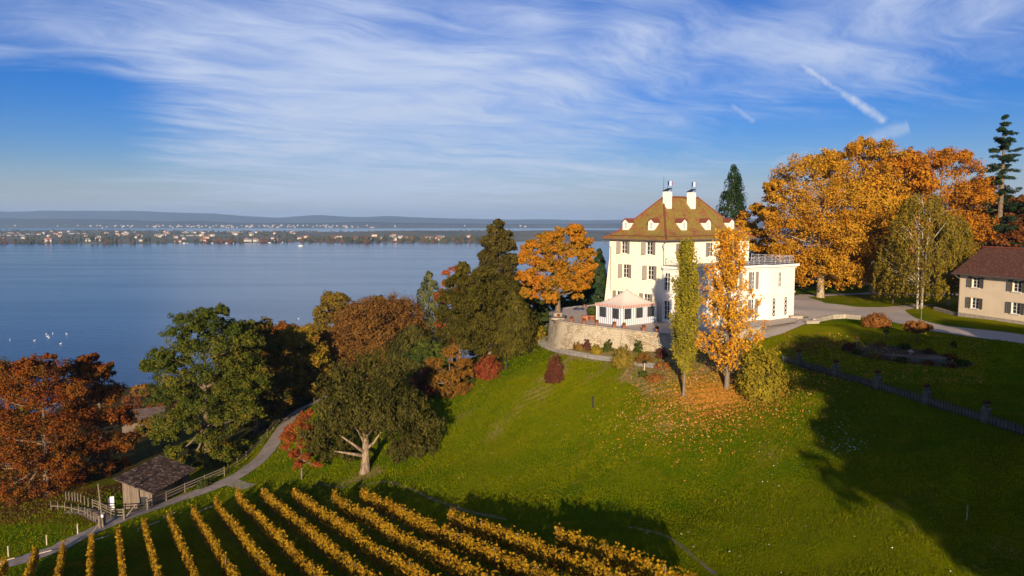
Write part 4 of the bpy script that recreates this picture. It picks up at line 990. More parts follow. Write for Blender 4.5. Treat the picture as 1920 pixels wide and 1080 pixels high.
def poplar(name, label, px, Y, top, width, leaf, seed, bottom, branches, per, r0, dens=1.0, bark='wood', gap=0.0, shape=None):
    """upright branches hugging the stem"""
    rg = np.random.default_rng(seed); pos, H, Rd = place(px, Y, top, width); t = MB()
    t.tube([(0, 0, -.4), (0, 0, .5), (.08, 0, H * .4), (0, .05, H * .97)], [r0 * 1.5, r0, r0 * .7, .025], 9)
    C = []
    for i in range(branches):
        f = rg.uniform(0, .93) ** 1.05; z0 = H * (bottom * .8 + (1 - bottom * .8) * f); R1 = Rd * float(np.interp(f, *shape)) * rg.uniform(.35, 1.08)
        az = rg.uniform(0, 6.28); ln = min(H * rg.uniform(.10, .22), H - z0); tip = Vector((R1 * math.cos(az), R1 * math.sin(az), z0 + ln))
        t.tube([(0, 0, z0), (tip.x * .65, tip.y * .65, z0 + ln * .38), tip], [.05 * (1 - f) + .025, .03, .012], 5)
        tw = rg.normal(0, .22)
        for s in np.linspace(.22, 1.0, 9):
            p = Vector((0, 0, z0)).lerp(Vector((tip.x * .65, tip.y * .65, z0 + ln * .38)), min(s * 2, 1)) if s < .5 else Vector((tip.x * .65, tip.y * .65, z0 + ln * .38)).lerp(tip, (s - .5) * 2)
            if p.z > H * bottom and rg.uniform() > gap: C.append((*p, .20 + .22 * rg.uniform(), tw))
    C = np.array(C); k = np.repeat(np.arange(len(C)), per); q = unit(len(k), rg)
    P = C[k, :3] + q * C[k, 3:4] * np.array([1, 1, 1.5]) * rg.uniform(.4, 1.1, (len(k), 1)); N = q * .6 + rg.normal(size=P.shape) * .6 + np.array([0, -.1, .3])
    cr = leaves_mesh('crown', P, N, .12 * dens, .5 + C[k, 4] + rg.normal(0, .15, len(k)), L[leaf], rg, .75)
    return put_tree(name, label, 'tree', pos, cr, t.mesh('trunk', M[bark], True))
def shrub(name, label, px, py, wpx, hpx, leaf, n=90, per=26, size=.10, seed=1, group=None, cat='shrub', upright=False, stem=0.0, pos=None, rad=None, hgt=None):
    """a bush on the ground; stem lifts its crown on a bare stem"""
    rg = np.random.default_rng(seed + 900); pos = pos or G(px, py); Rd = rad or wpx / 2 / FPX * pos[1]; H = hgt or hpx / FPX * pos[1] * 1.02; H0 = stem * H
    d = unit(n, rg); d[:, 2] = np.abs(d[:, 2]) if not stem else d[:, 2]; s = rg.uniform(.55, .98, n)[:, None]
    hc = H0 if not stem else (H + H0) / 2; vz = H - H0 if not stem else (H - H0) / 2
    C = d * s * np.array([Rd, Rd, vz * .92]) + np.array([0, 0, hc]); cs = min(Rd, vz) * rg.uniform(.16, .30, n)
    k = np.repeat(np.arange(n), per); q = unit(len(k), rg)
    P = C[k] + q * cs[k][:, None] * rg.uniform(.4, 1.1, (len(k), 1)) * (np.array([.7, .7, 1.6]) if upright else 1); P[:, 2] = np.maximum(P[:, 2], .03)
    N = q * .5 + d[k] * .6 + rg.normal(size=P.shape) * .4
    cr = leaves_mesh('crown', P, N, size, .45 + rg.normal(0, .17, n)[k] + rg.normal(0, .13, len(k)), L[leaf], rg, .6, droop=np.array([0, 0, 1.0]) if upright else None)
    t = MB()
    if stem: t.tube([(0, 0, -.2), (0, 0, H0 + vz * .5)], [.09, .06], 8)
    for i in range(0, n, max(1, n // 14)):
        t.tube([(0, 0, H0 * .95), tuple(C[i] * np.array([.5, .5, .45]) + np.array([0, 0, H0 * .5])), tuple(C[i])], [.035, .022, .008], 5)
    o = empty(name, pos, 0, label, cat, group); link('stems', t.mesh('stems', M['bark'], True), o); link('crown', cr, o)
    return o

def lobed(name, label, px, Y, lobes, leaf, clumps=26, per=34, size=.22, bark='bark', r0=.4, base_z=None, limbs=14, back=.8, tint=None, droop=None, cat='tree', top=.72):
    """a crown of given masses: each lobe (column, row, radius) of the picture stands at the tree's own depth"""
    _seed[0] += 1; rg = np.random.default_rng(_seed[0]); x = ray(px, 600)[0] * Y; z = gz(x, Y) if base_z is None else base_z; s = Y / FPX
    LO = []; xs = [q[0] for q in lobes]; Rd = (max(xs) - min(xs)) / 2 * s
    for lx, ly, lr in lobes:
        e = (lx - (min(xs) + max(xs)) / 2) * s / max(Rd, .1); bulge = math.sqrt(max(0, 1 - e * e)) * Rd * .55
        p = at_y(lx, ly, Y); LO.append((p[0] - x, -bulge * rg.uniform(.3, 1.1), p[2] - z, lr * s))
        if rg.uniform() < back: LO.append((p[0] - x + rg.normal(0, .4), bulge * rg.uniform(.3, 1.2), p[2] - z - lr * s * .2, lr * s * .95))
    LO = np.array(LO); H = float((LO[:, 2] + LO[:, 3]).max()); k0 = np.repeat(np.arange(len(LO)), clumps); d = unit(len(k0), rg); d[:, 2] = np.where(rg.uniform(0, 1, len(d)) < .6, np.abs(d[:, 2]), d[:, 2])
    C = LO[k0, :3] + d * (LO[k0, 3] * rg.uniform(.45, 1.08, len(k0)))[:, None] * np.array([1, 1, .85]); cs = LO[k0, 3] * rg.uniform(.20, .38, len(k0))
    k = np.repeat(np.arange(len(C)), per); q = unit(len(k), rg); P = C[k] + q * cs[k][:, None] * rg.uniform(.35, 1.08, (len(k), 1)) * np.array([1, 1, .85])
    N = q * .5 + d[k] * .4 + rg.normal(size=P.shape) * .5 + np.array([0, 0, .15]); lt = rg.uniform(-.18, .18, len(LO))[k0] + rg.normal(0, .15, len(k0))
    ti = .46 + lt[k] + rg.normal(0, .13, len(k)); ti = tint(P, ti, H, Rd) if tint else ti; ok = P[:, 2] > .25
    cr = leaves_mesh('crown', P[ok], N[ok], size, ti[ok], L[leaf], rg, droop=droop)
    return put_tree(name, label, cat, (x, Y, z), cr, trunk_mesh(rg, H * top, r0, LO[:, :3], M[bark], (0, 0), limbs))
# ---- the big trees right of the house
lobed('plane_tree', 'golden plane tree nearest the gravel court, its pale trunk on an island of lawn', 1536, 131, [(1492, 330, 40), (1540, 322, 34), (1468, 372, 36), (1520, 378, 46), (1575, 375, 44), (1462, 425, 34), (1505, 432, 46), (1560, 432, 48), (1612, 420, 42), (1478, 478, 38), (1535, 486, 42), (1590, 482, 44), (1628, 470, 34), (1500, 512, 24), (1570, 516, 26), (1455, 470, 22), (1612, 512, 20), (1450, 350, 16), (1545, 300, 22), (1540, 450, 50), (1500, 400, 44), (1550, 505, 38), (1480, 500, 28), (1445, 400, 14)], 'plane', 28, 56, .17, 'bark_pale', .66, back=1.0)
lobed('plane_tree', 'tallest golden plane tree, rising behind the two plane trees beside the gravel court', 1622, 150, [(1560, 312, 28), (1600, 296, 34), (1645, 298, 34), (1680, 316, 30), (1575, 350, 40), (1625, 345, 46), (1672, 356, 44), (1590, 402, 44), (1645, 408, 48), (1690, 412, 40), (1600, 456, 42), (1655, 462, 42), (1612, 276, 18), (1650, 280, 14), (1620, 500, 30), (1560, 300, 14)], 'plane', 30, 56, .195, 'bark_pale', .6)
lobed('plane_tree', 'broad orange plane tree behind the weeping birches', 1752, 150, [(1690, 322, 32), (1725, 312, 32), (1770, 310, 34), (1808, 328, 34), (1700, 370, 42), (1750, 366, 48), (1800, 380, 42), (1832, 372, 26), (1710, 425, 44), (1765, 430, 46), (1815, 430, 40), (1720, 480, 42), (1780, 485, 44), (1840, 425, 26), (1760, 292, 14), (1795, 298, 14), (1840, 345, 14), (1705, 296, 14)], 'plane_red', 30, 56, .195, 'bark_pale', .6)
broad('plane_tree', 'smaller golden plane tree with dark trunk at the back of the lawn island', 1632, 138, 330, 150, 'plane', 'dome', .25, 60, 13, 28, .26, 'bark_pale', .45, 12)
broad('plane_tree', 'darker rust plane tree at the right end, behind the gatehouse roof', 1842, 160, 335, 160, 'rust_dark', 'dome', .15, 70, 13, 28, .30, 'bark', .5, 12)
broad('plane_tree', 'orange plane tree filling the gap between the tallest and the broadest plane', 1682, 146, 284, 150, 'plane_red', 'dome', .2, 64, 13, 28, .27, 'bark', .4, 10)
broad('beech_tree', 'low rust brown tree behind the gatehouse roof at the frame edge', 1900, 152, 372, 140, 'rust_dark', 'dome', .12, 60, 13, 26, .30, 'bark', .4, 10)
broad('cherry_tree', 'small bright orange tree beside the far corner of the manor roof', 1412, 142, 378, 84, 'plane', 'egg', .2, 34, 12, 26, .25, 'bark', .25, 10)
conifer('giant_sequoia', 'narrow dark green pointed conifer rising behind the manor roof', 1368, 150, 313, 92, 'dark_fir', 'spire', 620, 44, .21, .03, .22)
layered_pine('tall_pine', 'tall dark pine with open tiers of branches against the sky', 1862, 150, 217, 112, 'dark_fir', bare=.14, whorls=24)
layered_pine('tall_pine', 'dark pine cut off by the frame beside the open tiered pine', 1928, 160, 318, 80, 'dark_fir', bare=.15, whorls=18, seed=8)
birch('birch_tree', 'tall weeping birch with two white stems by the gravel court', 1722, 115, 362, 142, [(-.5, 0, -.25), (.9, .2, .35)], 21, 620)
birch('birch_tree', 'shorter weeping birch beside the left end of the gatehouse', 1776, 118, 402, 104, [(.2, 0, 0)], 22, 420, .2)
birch('birch_tree', 'low drooping birch left of the two white stems', 1672, 122, 455, 70, [(.1, 0, 0)], 23, 300, .13, 'bark')
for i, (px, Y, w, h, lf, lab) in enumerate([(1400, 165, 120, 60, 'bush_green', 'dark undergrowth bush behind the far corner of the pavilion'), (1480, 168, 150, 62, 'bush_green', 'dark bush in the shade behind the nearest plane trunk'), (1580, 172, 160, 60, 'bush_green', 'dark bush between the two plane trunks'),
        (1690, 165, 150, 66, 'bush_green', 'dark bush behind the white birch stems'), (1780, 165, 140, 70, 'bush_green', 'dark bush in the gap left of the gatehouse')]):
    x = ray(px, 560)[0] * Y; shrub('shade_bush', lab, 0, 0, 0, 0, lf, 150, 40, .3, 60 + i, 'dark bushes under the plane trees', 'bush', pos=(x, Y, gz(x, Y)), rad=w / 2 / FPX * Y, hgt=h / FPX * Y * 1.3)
# ---- around the terrace
lobed('maple_tree', 'golden orange maple on the terrace with its trunk in a round stone seat', 1046, 101.5, [(1075, 430, 14), (1055, 440, 18), (1025, 448, 20), (1088, 452, 20), (1000, 462, 16), (1040, 468, 26), (1075, 474, 24), (1102, 478, 18), (1000, 492, 24), (1028, 502, 26), (1062, 508, 26), (1092, 512, 22), (988, 520, 18), (1012, 532, 22), (1045, 536, 24), (1080, 538, 20), (985, 548, 12), (1030, 556, 14), (1108, 500, 12), (982, 480, 10)], 'terrace_maple', 26, 60, .14, 'bark', .42, TZ, 18)
poplar('poplar_tree', 'narrow green columnar poplar in front of the pavilion', 1285, 74.5, 457, 62, 'poplar_green', 31, .16, 160, 18, .16, .9, shape=([0, .2, .45, .7, 1], [.5, 1, .95, .62, .12]))
poplar('poplar_tree', 'golden poplar with see-through upright branches in front of the pavilion', 1366, 75.0, 434, 150, 'poplar_gold', 32, .12, 190, 14, .26, 1.0, 'wood', .48, shape=([0, .1, .3, .42, .6, .8, 1], [.7, 1.05, 1.05, .74, .52, .46, .2]))
shrub('tall_shrub', 'yellow green rounded shrub right of the golden poplar', 1428, 742, 96, 112, 'yellow_shrub', 150, 50, .13, 41)
conifer('dark_fir', 'dark green fir between the terrace maple and the manor wall', 1122, 127, 466, 66, 'dark_fir', 'cone', 380, 34, .26)
conifer('dark_fir', 'shorter dark fir touching the manor wall behind the terrace', 1090, 126, 505, 60, 'dark_fir', 'cone', 300, 34, .26)
for i, (px, Y, top, w) in enumerate([(1000, 118, 560, 60), (1030, 122, 548, 60), (1068, 126, 540, 60)]):
    broad('evergreen_bush', ['dark evergreen bush at the outer foot of the terrace wall', 'dark evergreen bush behind the terrace maple trunk', 'dark evergreen bush at the back edge of the gravel terrace'][i], px, Y, top, w, 'bush_green', 'dome', .02, 30, 12, 24, .24, 'bark', .15, 4, cat='bush', group='dark bushes behind the terrace')
# ---- the slope towards the lake
lobed('cypress_tree', 'tall olive brown conifer standing highest on the lake slope', 932, 128, [(934, 418, 8), (928, 434, 15), (944, 440, 13), (920, 456, 18), (948, 462, 18), (932, 470, 22), (912, 484, 17), (956, 490, 18), (934, 500, 26), (910, 518, 20), (958, 522, 22), (934, 540, 30), (905, 560, 26), (962, 562, 26)], 'sequoia', 34, 52, .16, 'bark', .4, limbs=6, back=1.0, droop=np.array([0, 0, -.8]), top=.9)
lobed('cypress_tree', 'wide olive cypress in the middle of the dense evergreen clump', 918, 112, [(912, 512, 20), (885, 535, 24), (925, 535, 28), (960, 540, 24), (975, 565, 26), (900, 565, 30), (940, 570, 32), (872, 580, 26), (915, 600, 34), (960, 605, 32), (990, 600, 18), (880, 620, 30), (930, 635, 30), (975, 635, 24), (900, 655, 20), (945, 660, 18)], 'cypress', 34, 56, .14, 'bark', .35, limbs=4, back=1.0, droop=np.array([0, 0, -.8]), top=.8)
lobed('cypress_tree', 'olive cypress forming the left flank of the evergreen clump', 862, 116, [(868, 508, 14), (855, 530, 20), (880, 535, 20), (845, 560, 22), (872, 565, 26), (835, 595, 24), (862, 600, 28), (888, 600, 22), (842, 630, 22), (872, 640, 24), (828, 625, 14), (868, 498, 9)], 'cypress', 34, 52, .145, 'bark', .3, limbs=4, back=1.0, droop=np.array([0, 0, -.8]), top=.8)
conifer('cypress_tree', 'olive green cypress sloping down to the terrace path', 962, 108, 545, 80, 'cypress', 'flame', 460, 38, .22, .02, .2, ragged=.26)
broad('red_oak', 'rust red oak showing over the left shoulder of the evergreens', 852, 142, 498, 84, 'red_maple', 'dome', .2, 34, 13, 24, .27)
conifer('grey_fir', 'grey green fir left of the rust red oak', 806, 148, 511, 66, 'grey_fir', 'flame', 360, 34, .27, .02, .22, ragged=.3)
broad('copper_beech', 'large brown copper beech in the middle of the slope', 712, 140, 560, 215, 'brown_beech', 'dome', .03, 130, 15, 42, .18, r0=.4)
broad('copper_beech', 'smaller brown beech behind the big copper beech', 660, 162, 592, 110, 'brown_beech', 'dome', .1, 40, 13, 28, .3)
broad('ash_tree', 'yellow olive ash tree with a domed top near the lake', 627, 186, 549, 104, 'ash', 'dome', .10, 70, 13, 28, .34)
broad('lime_tree', 'green treetop in front of the lake, right of the ash', 708, 196, 543, 66, 'oak_back', 'dome', .2, 30, 12, 24, .34)
broad('maple_tree', 'red topped maple behind the golden slope tree', 528, 160, 607, 110, 'orange_top', 'dome', .15, 40, 13, 28, .29)
broad('golden_maple', 'golden yellow tree beside the bend of the gravel road', 560, 128, 612, 132, 'gold_maple', 'dome', .03, 90, 14, 28, .22)
broad('dark_maple', 'dark rust tree shading the bend behind the golden tree', 622, 146, 622, 90, 'rust_dark', 'dome', .05, 40, 13, 26, .27)
conifer('yew_tree', 'dark green yew wedged between the copper beech and the big old yew', 775, 128, 612, 96, 'yew', 'flame', 420, 36, .24, .02, .22, ragged=.3)
broad('evergreen_bush', 'dark evergreen bush in the gap above the orange tree', 808, 118, 640, 90, 'bush_green', 'dome', .02, 34, 12, 26, .24, 'bark', .15, 4, cat='bush')
lobed('orange_tree', 'rounded orange brown tree at the left edge of the lawn', 842, 97, [(815, 682, 17), (845, 668, 19), (870, 682, 16), (824, 708, 21), (856, 704, 22), (840, 735, 20), (868, 728, 16), (850, 655, 10), (812, 715, 12), (880, 700, 9), (846, 752, 13)], 'orange_shrub', 26, 40, .11, 'bark', .14, limbs=20, top=.8)
shrub('red_shrub', 'bright red shrub fading to orange at the corner of the lawn', 914, 708, 60, 46, 'red_shrub', 90, 34, .13, 43)
shrub('bush', 'low green bush below the red shrub, against the cypress', 872, 718, 60, 40, 'bush_green', 80, 30, .14, 44)
shrub('bush', 'light green bush beside the footpath end under the terrace wall', 1003, 640, 44, 34, 'yellow_shrub', 60, 30, .12, 45)
shrub('bush', 'dark plum shrub between the orange tree and the old yew', 800, 742, 70, 66, 'wine_shrub', 90, 34, .15, 46)
# ---- the old yew with the bleached trunk
def old_yew():
    rg = np.random.default_rng(77); pos = G(685, 886); s = pos[1] / FPX; H = (at_y(690, 668, pos[1])[2] - pos[2])
    LO = []
    for px, py, r in [(690, 762, 30), (650, 772, 26), (728, 770, 28), (688, 770, 34), (690, 705, 44), (640, 715, 40), (740, 725, 42), (700, 750, 46), (620, 765, 42), (775, 770, 40), (652, 772, 38), (744, 772, 42), (600, 810, 34), (800, 800, 34), (630, 835, 34), (765, 830, 40), (795, 845, 26), (752, 846, 28), (595, 850, 24), (645, 862, 20), (690, 690, 30), (660, 740, 46), (720, 765, 48), (740, 690, 26)]:
        p = at_y(px, py, pos[1]); LO.append((p[0] - pos[0], -2.6 if len(LO) < 4 else rg.uniform(-2.6, 1.8) if py < 830 else rg.uniform(-.5, 2.5), p[2] - pos[2], r * s))
    LO = np.array(LO); nc = 40; k0 = np.repeat(np.arange(len(LO)), nc); d = unit(len(k0), rg)
    C = LO[k0, :3] + d * (LO[k0, 3] * rg.uniform(.4, 1.05, len(k0)))[:, None]; cr_ = LO[k0, 3] * rg.uniform(.2, .36, len(k0))
    per = 46; k = np.repeat(np.arange(len(C)), per); q = unit(len(k), rg)
    P = C[k] + q * cr_[k][:, None] * rg.uniform(.3, 1.1, (len(k), 1)); ok = P[:, 2] > .6; N = q * .5 + d[k] * .4 + rg.normal(size=P.shape) * .5 + np.array([0, 0, .2])
    ti = .45 + rg.normal(0, .18, len(C))[k] + rg.normal(0, .13, len(k))
    cm = leaves_mesh('crown', P[ok], N[ok], .165, ti[ok], L['yew'], rg, .5, droop=np.array([0, 0, -.7]))
    t = MB()
    t.tube([(0, 0, -.4), (0, 0, .5), (.06, 0, 1.8), (.1, .1, 3.6), (.2, .2, 6), (.1, .3, H * .85)], [.80, .54, .44, .35, .22, .05], 11)
    for a, b, c_ in (((0, -.1, 2.3), (-1.2, -.7, 3.5), (-2.6, -1, 4.6)), ((.1, 0, 2.6), (1.2, -.6, 3.7), (2.2, -.6, 5.2)), ((0, 0, 1.9), (-1.8, -.6, 2.4), (-3.3, -.8, 2.7)), ((.1, .1, 3.2), (-.6, .3, 4.4), (-1.2, .6, 5.5))):
        t.tube([a, b, c_], [.24, .15, .05], 7)
    for i in range(8):
        c = LO[i % len(LO), :3]; e = c + rg.normal(0, .5, 3) + np.array([0, 1.0, 0]); t.tube([(.1, .1, min(3.5, c[2])), tuple(c * .6 + np.array([0, 0, c[2] * .3])), tuple(e)], [.09, .05, .02], 5)
    put_tree('old_yew', 'broad dark old yew with a bleached split trunk above the vineyard', 'tree', pos, cm, t.mesh('trunk', M['bark_yew'], True))
old_yew()
lobed('red_maple', 'small scarlet maple between the gravel road and the old yew', 558, 85, [(572, 782, 13), (556, 798, 15), (582, 803, 14), (546, 820, 14), (572, 828, 15), (552, 850, 13), (577, 855, 10), (542, 803, 8), (562, 868, 10), (580, 775, 8), (538, 838, 7), (590, 872, 8)], 'red_maple', 24, 32, .10, 'bark', .1, limbs=16, top=.85)
# ---- left side
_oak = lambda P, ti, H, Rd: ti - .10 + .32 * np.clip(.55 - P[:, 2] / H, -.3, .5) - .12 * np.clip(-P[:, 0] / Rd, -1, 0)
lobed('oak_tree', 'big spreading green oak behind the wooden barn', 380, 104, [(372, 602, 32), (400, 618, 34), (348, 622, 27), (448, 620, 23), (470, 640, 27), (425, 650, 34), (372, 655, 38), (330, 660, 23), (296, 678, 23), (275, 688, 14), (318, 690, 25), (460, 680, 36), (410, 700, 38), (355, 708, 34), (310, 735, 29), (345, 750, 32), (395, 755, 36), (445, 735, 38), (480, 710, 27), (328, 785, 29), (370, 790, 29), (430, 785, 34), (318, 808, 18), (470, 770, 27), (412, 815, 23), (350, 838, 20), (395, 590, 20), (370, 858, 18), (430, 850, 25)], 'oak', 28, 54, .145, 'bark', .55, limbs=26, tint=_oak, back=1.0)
broad('oak_tree', 'darker green oak with rusty patches right of the big oak', 474, 117, 597, 150, 'oak_back', 'egg', .03, 80, 14, 28, .23)
shrub('bush', 'yellow green bush at the foot of the big oak', 410, 868, 80, 60, 'yellow_shrub', 90, 34, .16, 48)
shrub('bush', 'dark green hedge bush along the lake side of the road', 545, 762, 70, 40, 'bush_green', 90, 34, .18, 49)
_bee = lambda P, ti, H, Rd: ti + .16 * np.sin(P[:, 0] * .9 + P[:, 2] * .6)
lobed('beech_tree', 'large rust red beech in the left corner above the meadow', 70, 103, [(18, 700, 34), (55, 690, 30), (95, 700, 34), (0, 740, 36), (45, 740, 42), (95, 750, 40), (130, 735, 30), (10, 800, 44), (65, 800, 46), (115, 805, 42), (20, 860, 46), (75, 865, 46), (125, 870, 38), (10, 915, 40), (60, 920, 38), (105, 915, 34), (-30, 780, 44), (-30, 870, 46), (30, 680, 12), (75, 676, 12)], 'beech', 30, 56, .145, 'bark', .5, tint=_bee, limbs=30)
lobed('beech_tree', 'orange brown beech left of the wooden barn', 178, 112, [(150, 692, 26), (185, 702, 26), (130, 720, 30), (170, 740, 36), (212, 735, 26), (145, 780, 38), (190, 785, 38), (225, 780, 24), (150, 835, 38), (195, 840, 36), (232, 825, 22), (160, 885, 30), (200, 880, 24), (130, 900, 26), (205, 690, 12), (165, 672, 10), (240, 790, 12)], 'beech', 30, 56, .15, 'bark', .45, tint=_bee, limbs=26)
broad('beech_tree', 'olive brown beech at the frame edge behind the rust red beech', -20, 122, 680, 170, 'oak_back', 'dome', .03, 44, 14, 28, .24)
for i, (px, Y, top, w, lf, lab) in enumerate([(262, 300, 722, 50, 'orange_shrub', 'small orange tree on the lake shore left of the oak'), (236, 270, 742, 50, 'rust_dark', 'low dark rust tree near the shore beside the beech'), (300, 260, 752, 60, 'rust_dark', 'dark rust tree above the shore road'), (275, 215, 786, 60, 'oak_back', 'low olive tree beyond the barn'), (330, 190, 770, 80, 'oak_back', 'green tree beyond the big oak')]):
    broad('shore_tree', lab, px, Y, top, w, lf, 'dome', .05, 30, 12, 22, .4, group='small trees near the lake shore')
# filler trees down on the shady slope between the big ones
for i, (px, Y, top, w, lf, lab) in enumerate([(600, 200, 612, 120, 'rust_dark', 'dark rust tree low on the slope under the ash'), (760, 190, 590, 120, 'oak_back', 'olive tree low on the slope behind the copper beech'), (500, 190, 650, 110, 'oak_back', 'olive tree below the road bend'), (900, 175, 540, 120, 'oak_back', 'olive tree behind the evergreen clump'),
        (1000, 165, 520, 110, 'oak_back', 'olive tree behind the terrace maple'), (1075, 165, 515, 90, 'bush_green', 'dark tree behind the dark firs'), (420, 175, 700, 110, 'oak_back', 'olive tree behind the two oaks')]):
    broad('slope_tree', lab, px, Y, top, w, lf, 'dome', .05, 36, 12, 24, .36, group='trees low on the lake slope')
# the wood behind the photographer that throws the long shadow over the garden
for i, (x, y, h, r, lf) in enumerate([(27.5, 2, 24, 8, 'oak_back'), (29.5, 15, 20.5, 7, 'plane'), (32.5, 27, 17.5, 5.5, 'oak_back'), (36, 34, 16, 5, 'plane_red'), (42, 40, 14.5, 5.5, 'oak_back'), (40, 10, 22, 8, 'oak_back'), (43, 24, 19, 7.5, 'rust_dark'), (54, 14, 22.4, 8, 'oak_back'), (54, 32, 18.6, 7, 'plane'), (66, 20, 20.6, 8, 'plane_red'), (34, -12, 27, 9, 'rust_dark'), (50, -8, 25, 9, 'oak_back'), (80, 26, 18.5, 8, 'plane'), (66, 40, 16, 6.5, 'oak_back'), (48, 44, 13, 5, 'plane')]):
    rg = np.random.default_rng(500 + i); z = gz(x, y)
    P, N, ti, LC, lr = crown_points(rg, h * .08, h, r, 'dome', 70, 12, 20, shell=.5)
    put_tree('park_tree', 'broad autumn tree in the wood beside the lawn, out of view', 'tree', (x, y, z), leaves_mesh('crown', P, N, .42, ti, L[lf], rg), trunk_mesh(rg, h * .7, .4, LC, M['bark']), 'trees of the wood beside the lawn')

# ------------------------------------------------------------------ pots, seat and planting on and under the terrace
def pot_meshes():
    p = MB(); p.lathe([(.13, 0), (.17, .05), (.21, .36), (.25, .36), (.25, .42), (.20, .42), (.19, .36)], 12)
    rg = np.random.default_rng(4); q = unit(260, rg); P = q * rg.uniform(.1, .27, (260, 1)) * np.array([1, 1, .8]) + np.array([0, 0, .58])
    return p.mesh('pot', M['terracotta'], True), leaves_mesh('flowers', P, q, .07, rg.uniform(0, 1, 260), L['red_shrub'], rg)
POT, FLW = pot_meshes()
for i, (px, py) in enumerate([(1074, 597), (1090.5, 602), (1107.5, 606), (1135, 608.5), (1162, 611), (1190, 613), (1219, 616.5), (1247, 619), (1096, 574.5)]):
    x, y, _ = at_z(px, py, TZ + .1); k = min(range(len(WALL)), key=lambda j: (WALL[j] - Vector((x, y))).length)
    if i < 8: q = WALL[k] - WNOR[k] * .22; x, y = q.x, q.y
    o = empty('flower_pot', (x, y, TZ + (.11 if i < 8 else 0)), 0, ['terracotta pot of red flowers on the wall coping just right of the maple seat', 'second terracotta flower pot along the coping from the maple seat', 'third terracotta flower pot along the coping from the maple seat', 'flower pot on the coping left of the tent corner',
              'flower pot on the coping in front of the near tent corner', 'flower pot on the coping in front of the striped side wall', 'flower pot on the coping at the right end of the tent', 'last flower pot on the coping, beside the pavilion corner', 'lone pale flower pot at the back edge of the gravel terrace'][i], 'flower pot', 'flower pots along the terrace wall')
    link('pot', POT, o); link('flowers', FLW, o)
x, y, _ = at_z(1126, 603, TZ); tub = empty('plant_tub', (x - 1.0, y + 1.5, TZ), 0, 'big terracotta tub with a round green bush left of the tent', 'plant tub')
m = MB(); m.lathe([(.40, 0), (.52, .55), (.58, .55), (.58, .66), (.48, .66), (.46, .58)], 16); m.build('tub', M['terracotta'], tub, smooth=True)
rg = np.random.default_rng(9); q = unit(900, rg); link('bush', leaves_mesh('bush', q * rg.uniform(.5, .8, (900, 1)) + np.array([0, 0, 1.25]), q, .10, rg.uniform(0, 1, 900), L['bush_green'], rg), tub)
x, y, _ = at_z(1060, 591, TZ); x = ray(1046, 600)[0] * 101.5; y = 101.5
seat = empty('round_seat', (x, y, TZ), 0, 'round stone seat ringing the foot of the terrace maple', 'stone seat')
m = MB(); m.lathe([(1.0, 0), (1.0, .42), (.62, .42), (.62, .9), (.55, .9)], 24); m.build('plinth', M['coping'], seat)
m = MB(); m.lathe([(1.25, .36), (1.25, .46), (1.01, .46), (1.01, .36)], 24); m.build('bench_ring', M['dark_iron'], seat)
x, y, _ = at_z(1096, 600, TZ)
cr = empty('clay_planter', (x, y, TZ), R(20), 'square orange clay planter box standing on the terrace gravel', 'planter')
m = MB(); m.box(-.35, .35, -.3, .3, 0, .5); m.box(-.4, .4, -.35, .35, .5, .6); m.build('planter_box', M['terracotta'], cr)
for i, a in enumerate([
    (1118, 664, 24, 24, 'yellow_shrub', 'small golden yellow bush in the bed under the terrace wall'), (1100, 659, 20, 24, 'wine_shrub', 'dark plum plant left of the golden bush under the wall'),
    (1140, 659, 22, 26, 'bush_green', 'small dark green bush right of the golden bush under the wall'), (1197, 660, 24, 26, 'bush_green', 'small dark green bush under the wall, left of the shadow'),
    (1071, 646, 18, 32, 'orange_shrub', 'thin ochre climber leaning on the left part of the wall'), (1052, 650, 18, 14, 'yellow_shrub', 'low ochre plant at the left foot of the wall'),
    (1085, 655, 26, 16, 'orange_shrub', 'dry brown plants spreading in the bed left of the plum plant'), (1208, 680, 34, 18, 'orange_shrub', 'dry brown plants beside the willow bush'),
    (1240, 672, 26, 26, 'wine_shrub', 'dark bush in the shadow under the wall'), (1206, 708, 20, 14, 'bush_green', 'little green clump on the bare earth patch'), (1228, 716, 40, 16, 'rust_box', 'withered brown perennials on the bare earth patch'),
    (1243, 692, 34, 14, 'rust_box', 'dry reddish stalks above the bare earth patch'), (1160, 706, 0, 0, None, '')][:-1]):
    shrub('bed_plant', a[5], a[0], a[1], a[2], a[3], a[4], 46, 22, .09, 70 + i, 'plants in the bed under the terrace wall', 'plant', upright=i in (4, 6, 7, 11))
shrub('willow_bush', 'olive willow like bush standing at the footpath under the wall', 1168, 688, 46, 44, 'willow', 120, 34, .10, 91, upright=True)
shrub('oval_bush', 'oval wine red bush alone on the lawn', 1040, 716, 40, 58, 'wine_shrub', 150, 34, .09, 92, upright=True)
def agave():
    p = G(1208, 694); o = empty('spiky_plant', p, 0, 'small spiky pale plant on a stem beside the bare earth', 'plant'); t = MB(); t.tube([(0, 0, -.1), (0, 0, .8)], [.07, .06], 7); t.build('stem', M['pale_wood'], o)
    m = MB()
    for i in range(22):
        a = i * 2.4; e = .2 + (i % 5) * .22; d = Vector((math.cos(a) * math.cos(e), math.sin(a) * math.cos(e), math.sin(e))); s = Vector((-d.y, d.x, 0)) * .05
        b = Vector((0, 0, .8)); m.poly([b - s, b + s, b + d * .75]); 
    m.build('crown', L['bush_green'], o)
agave()
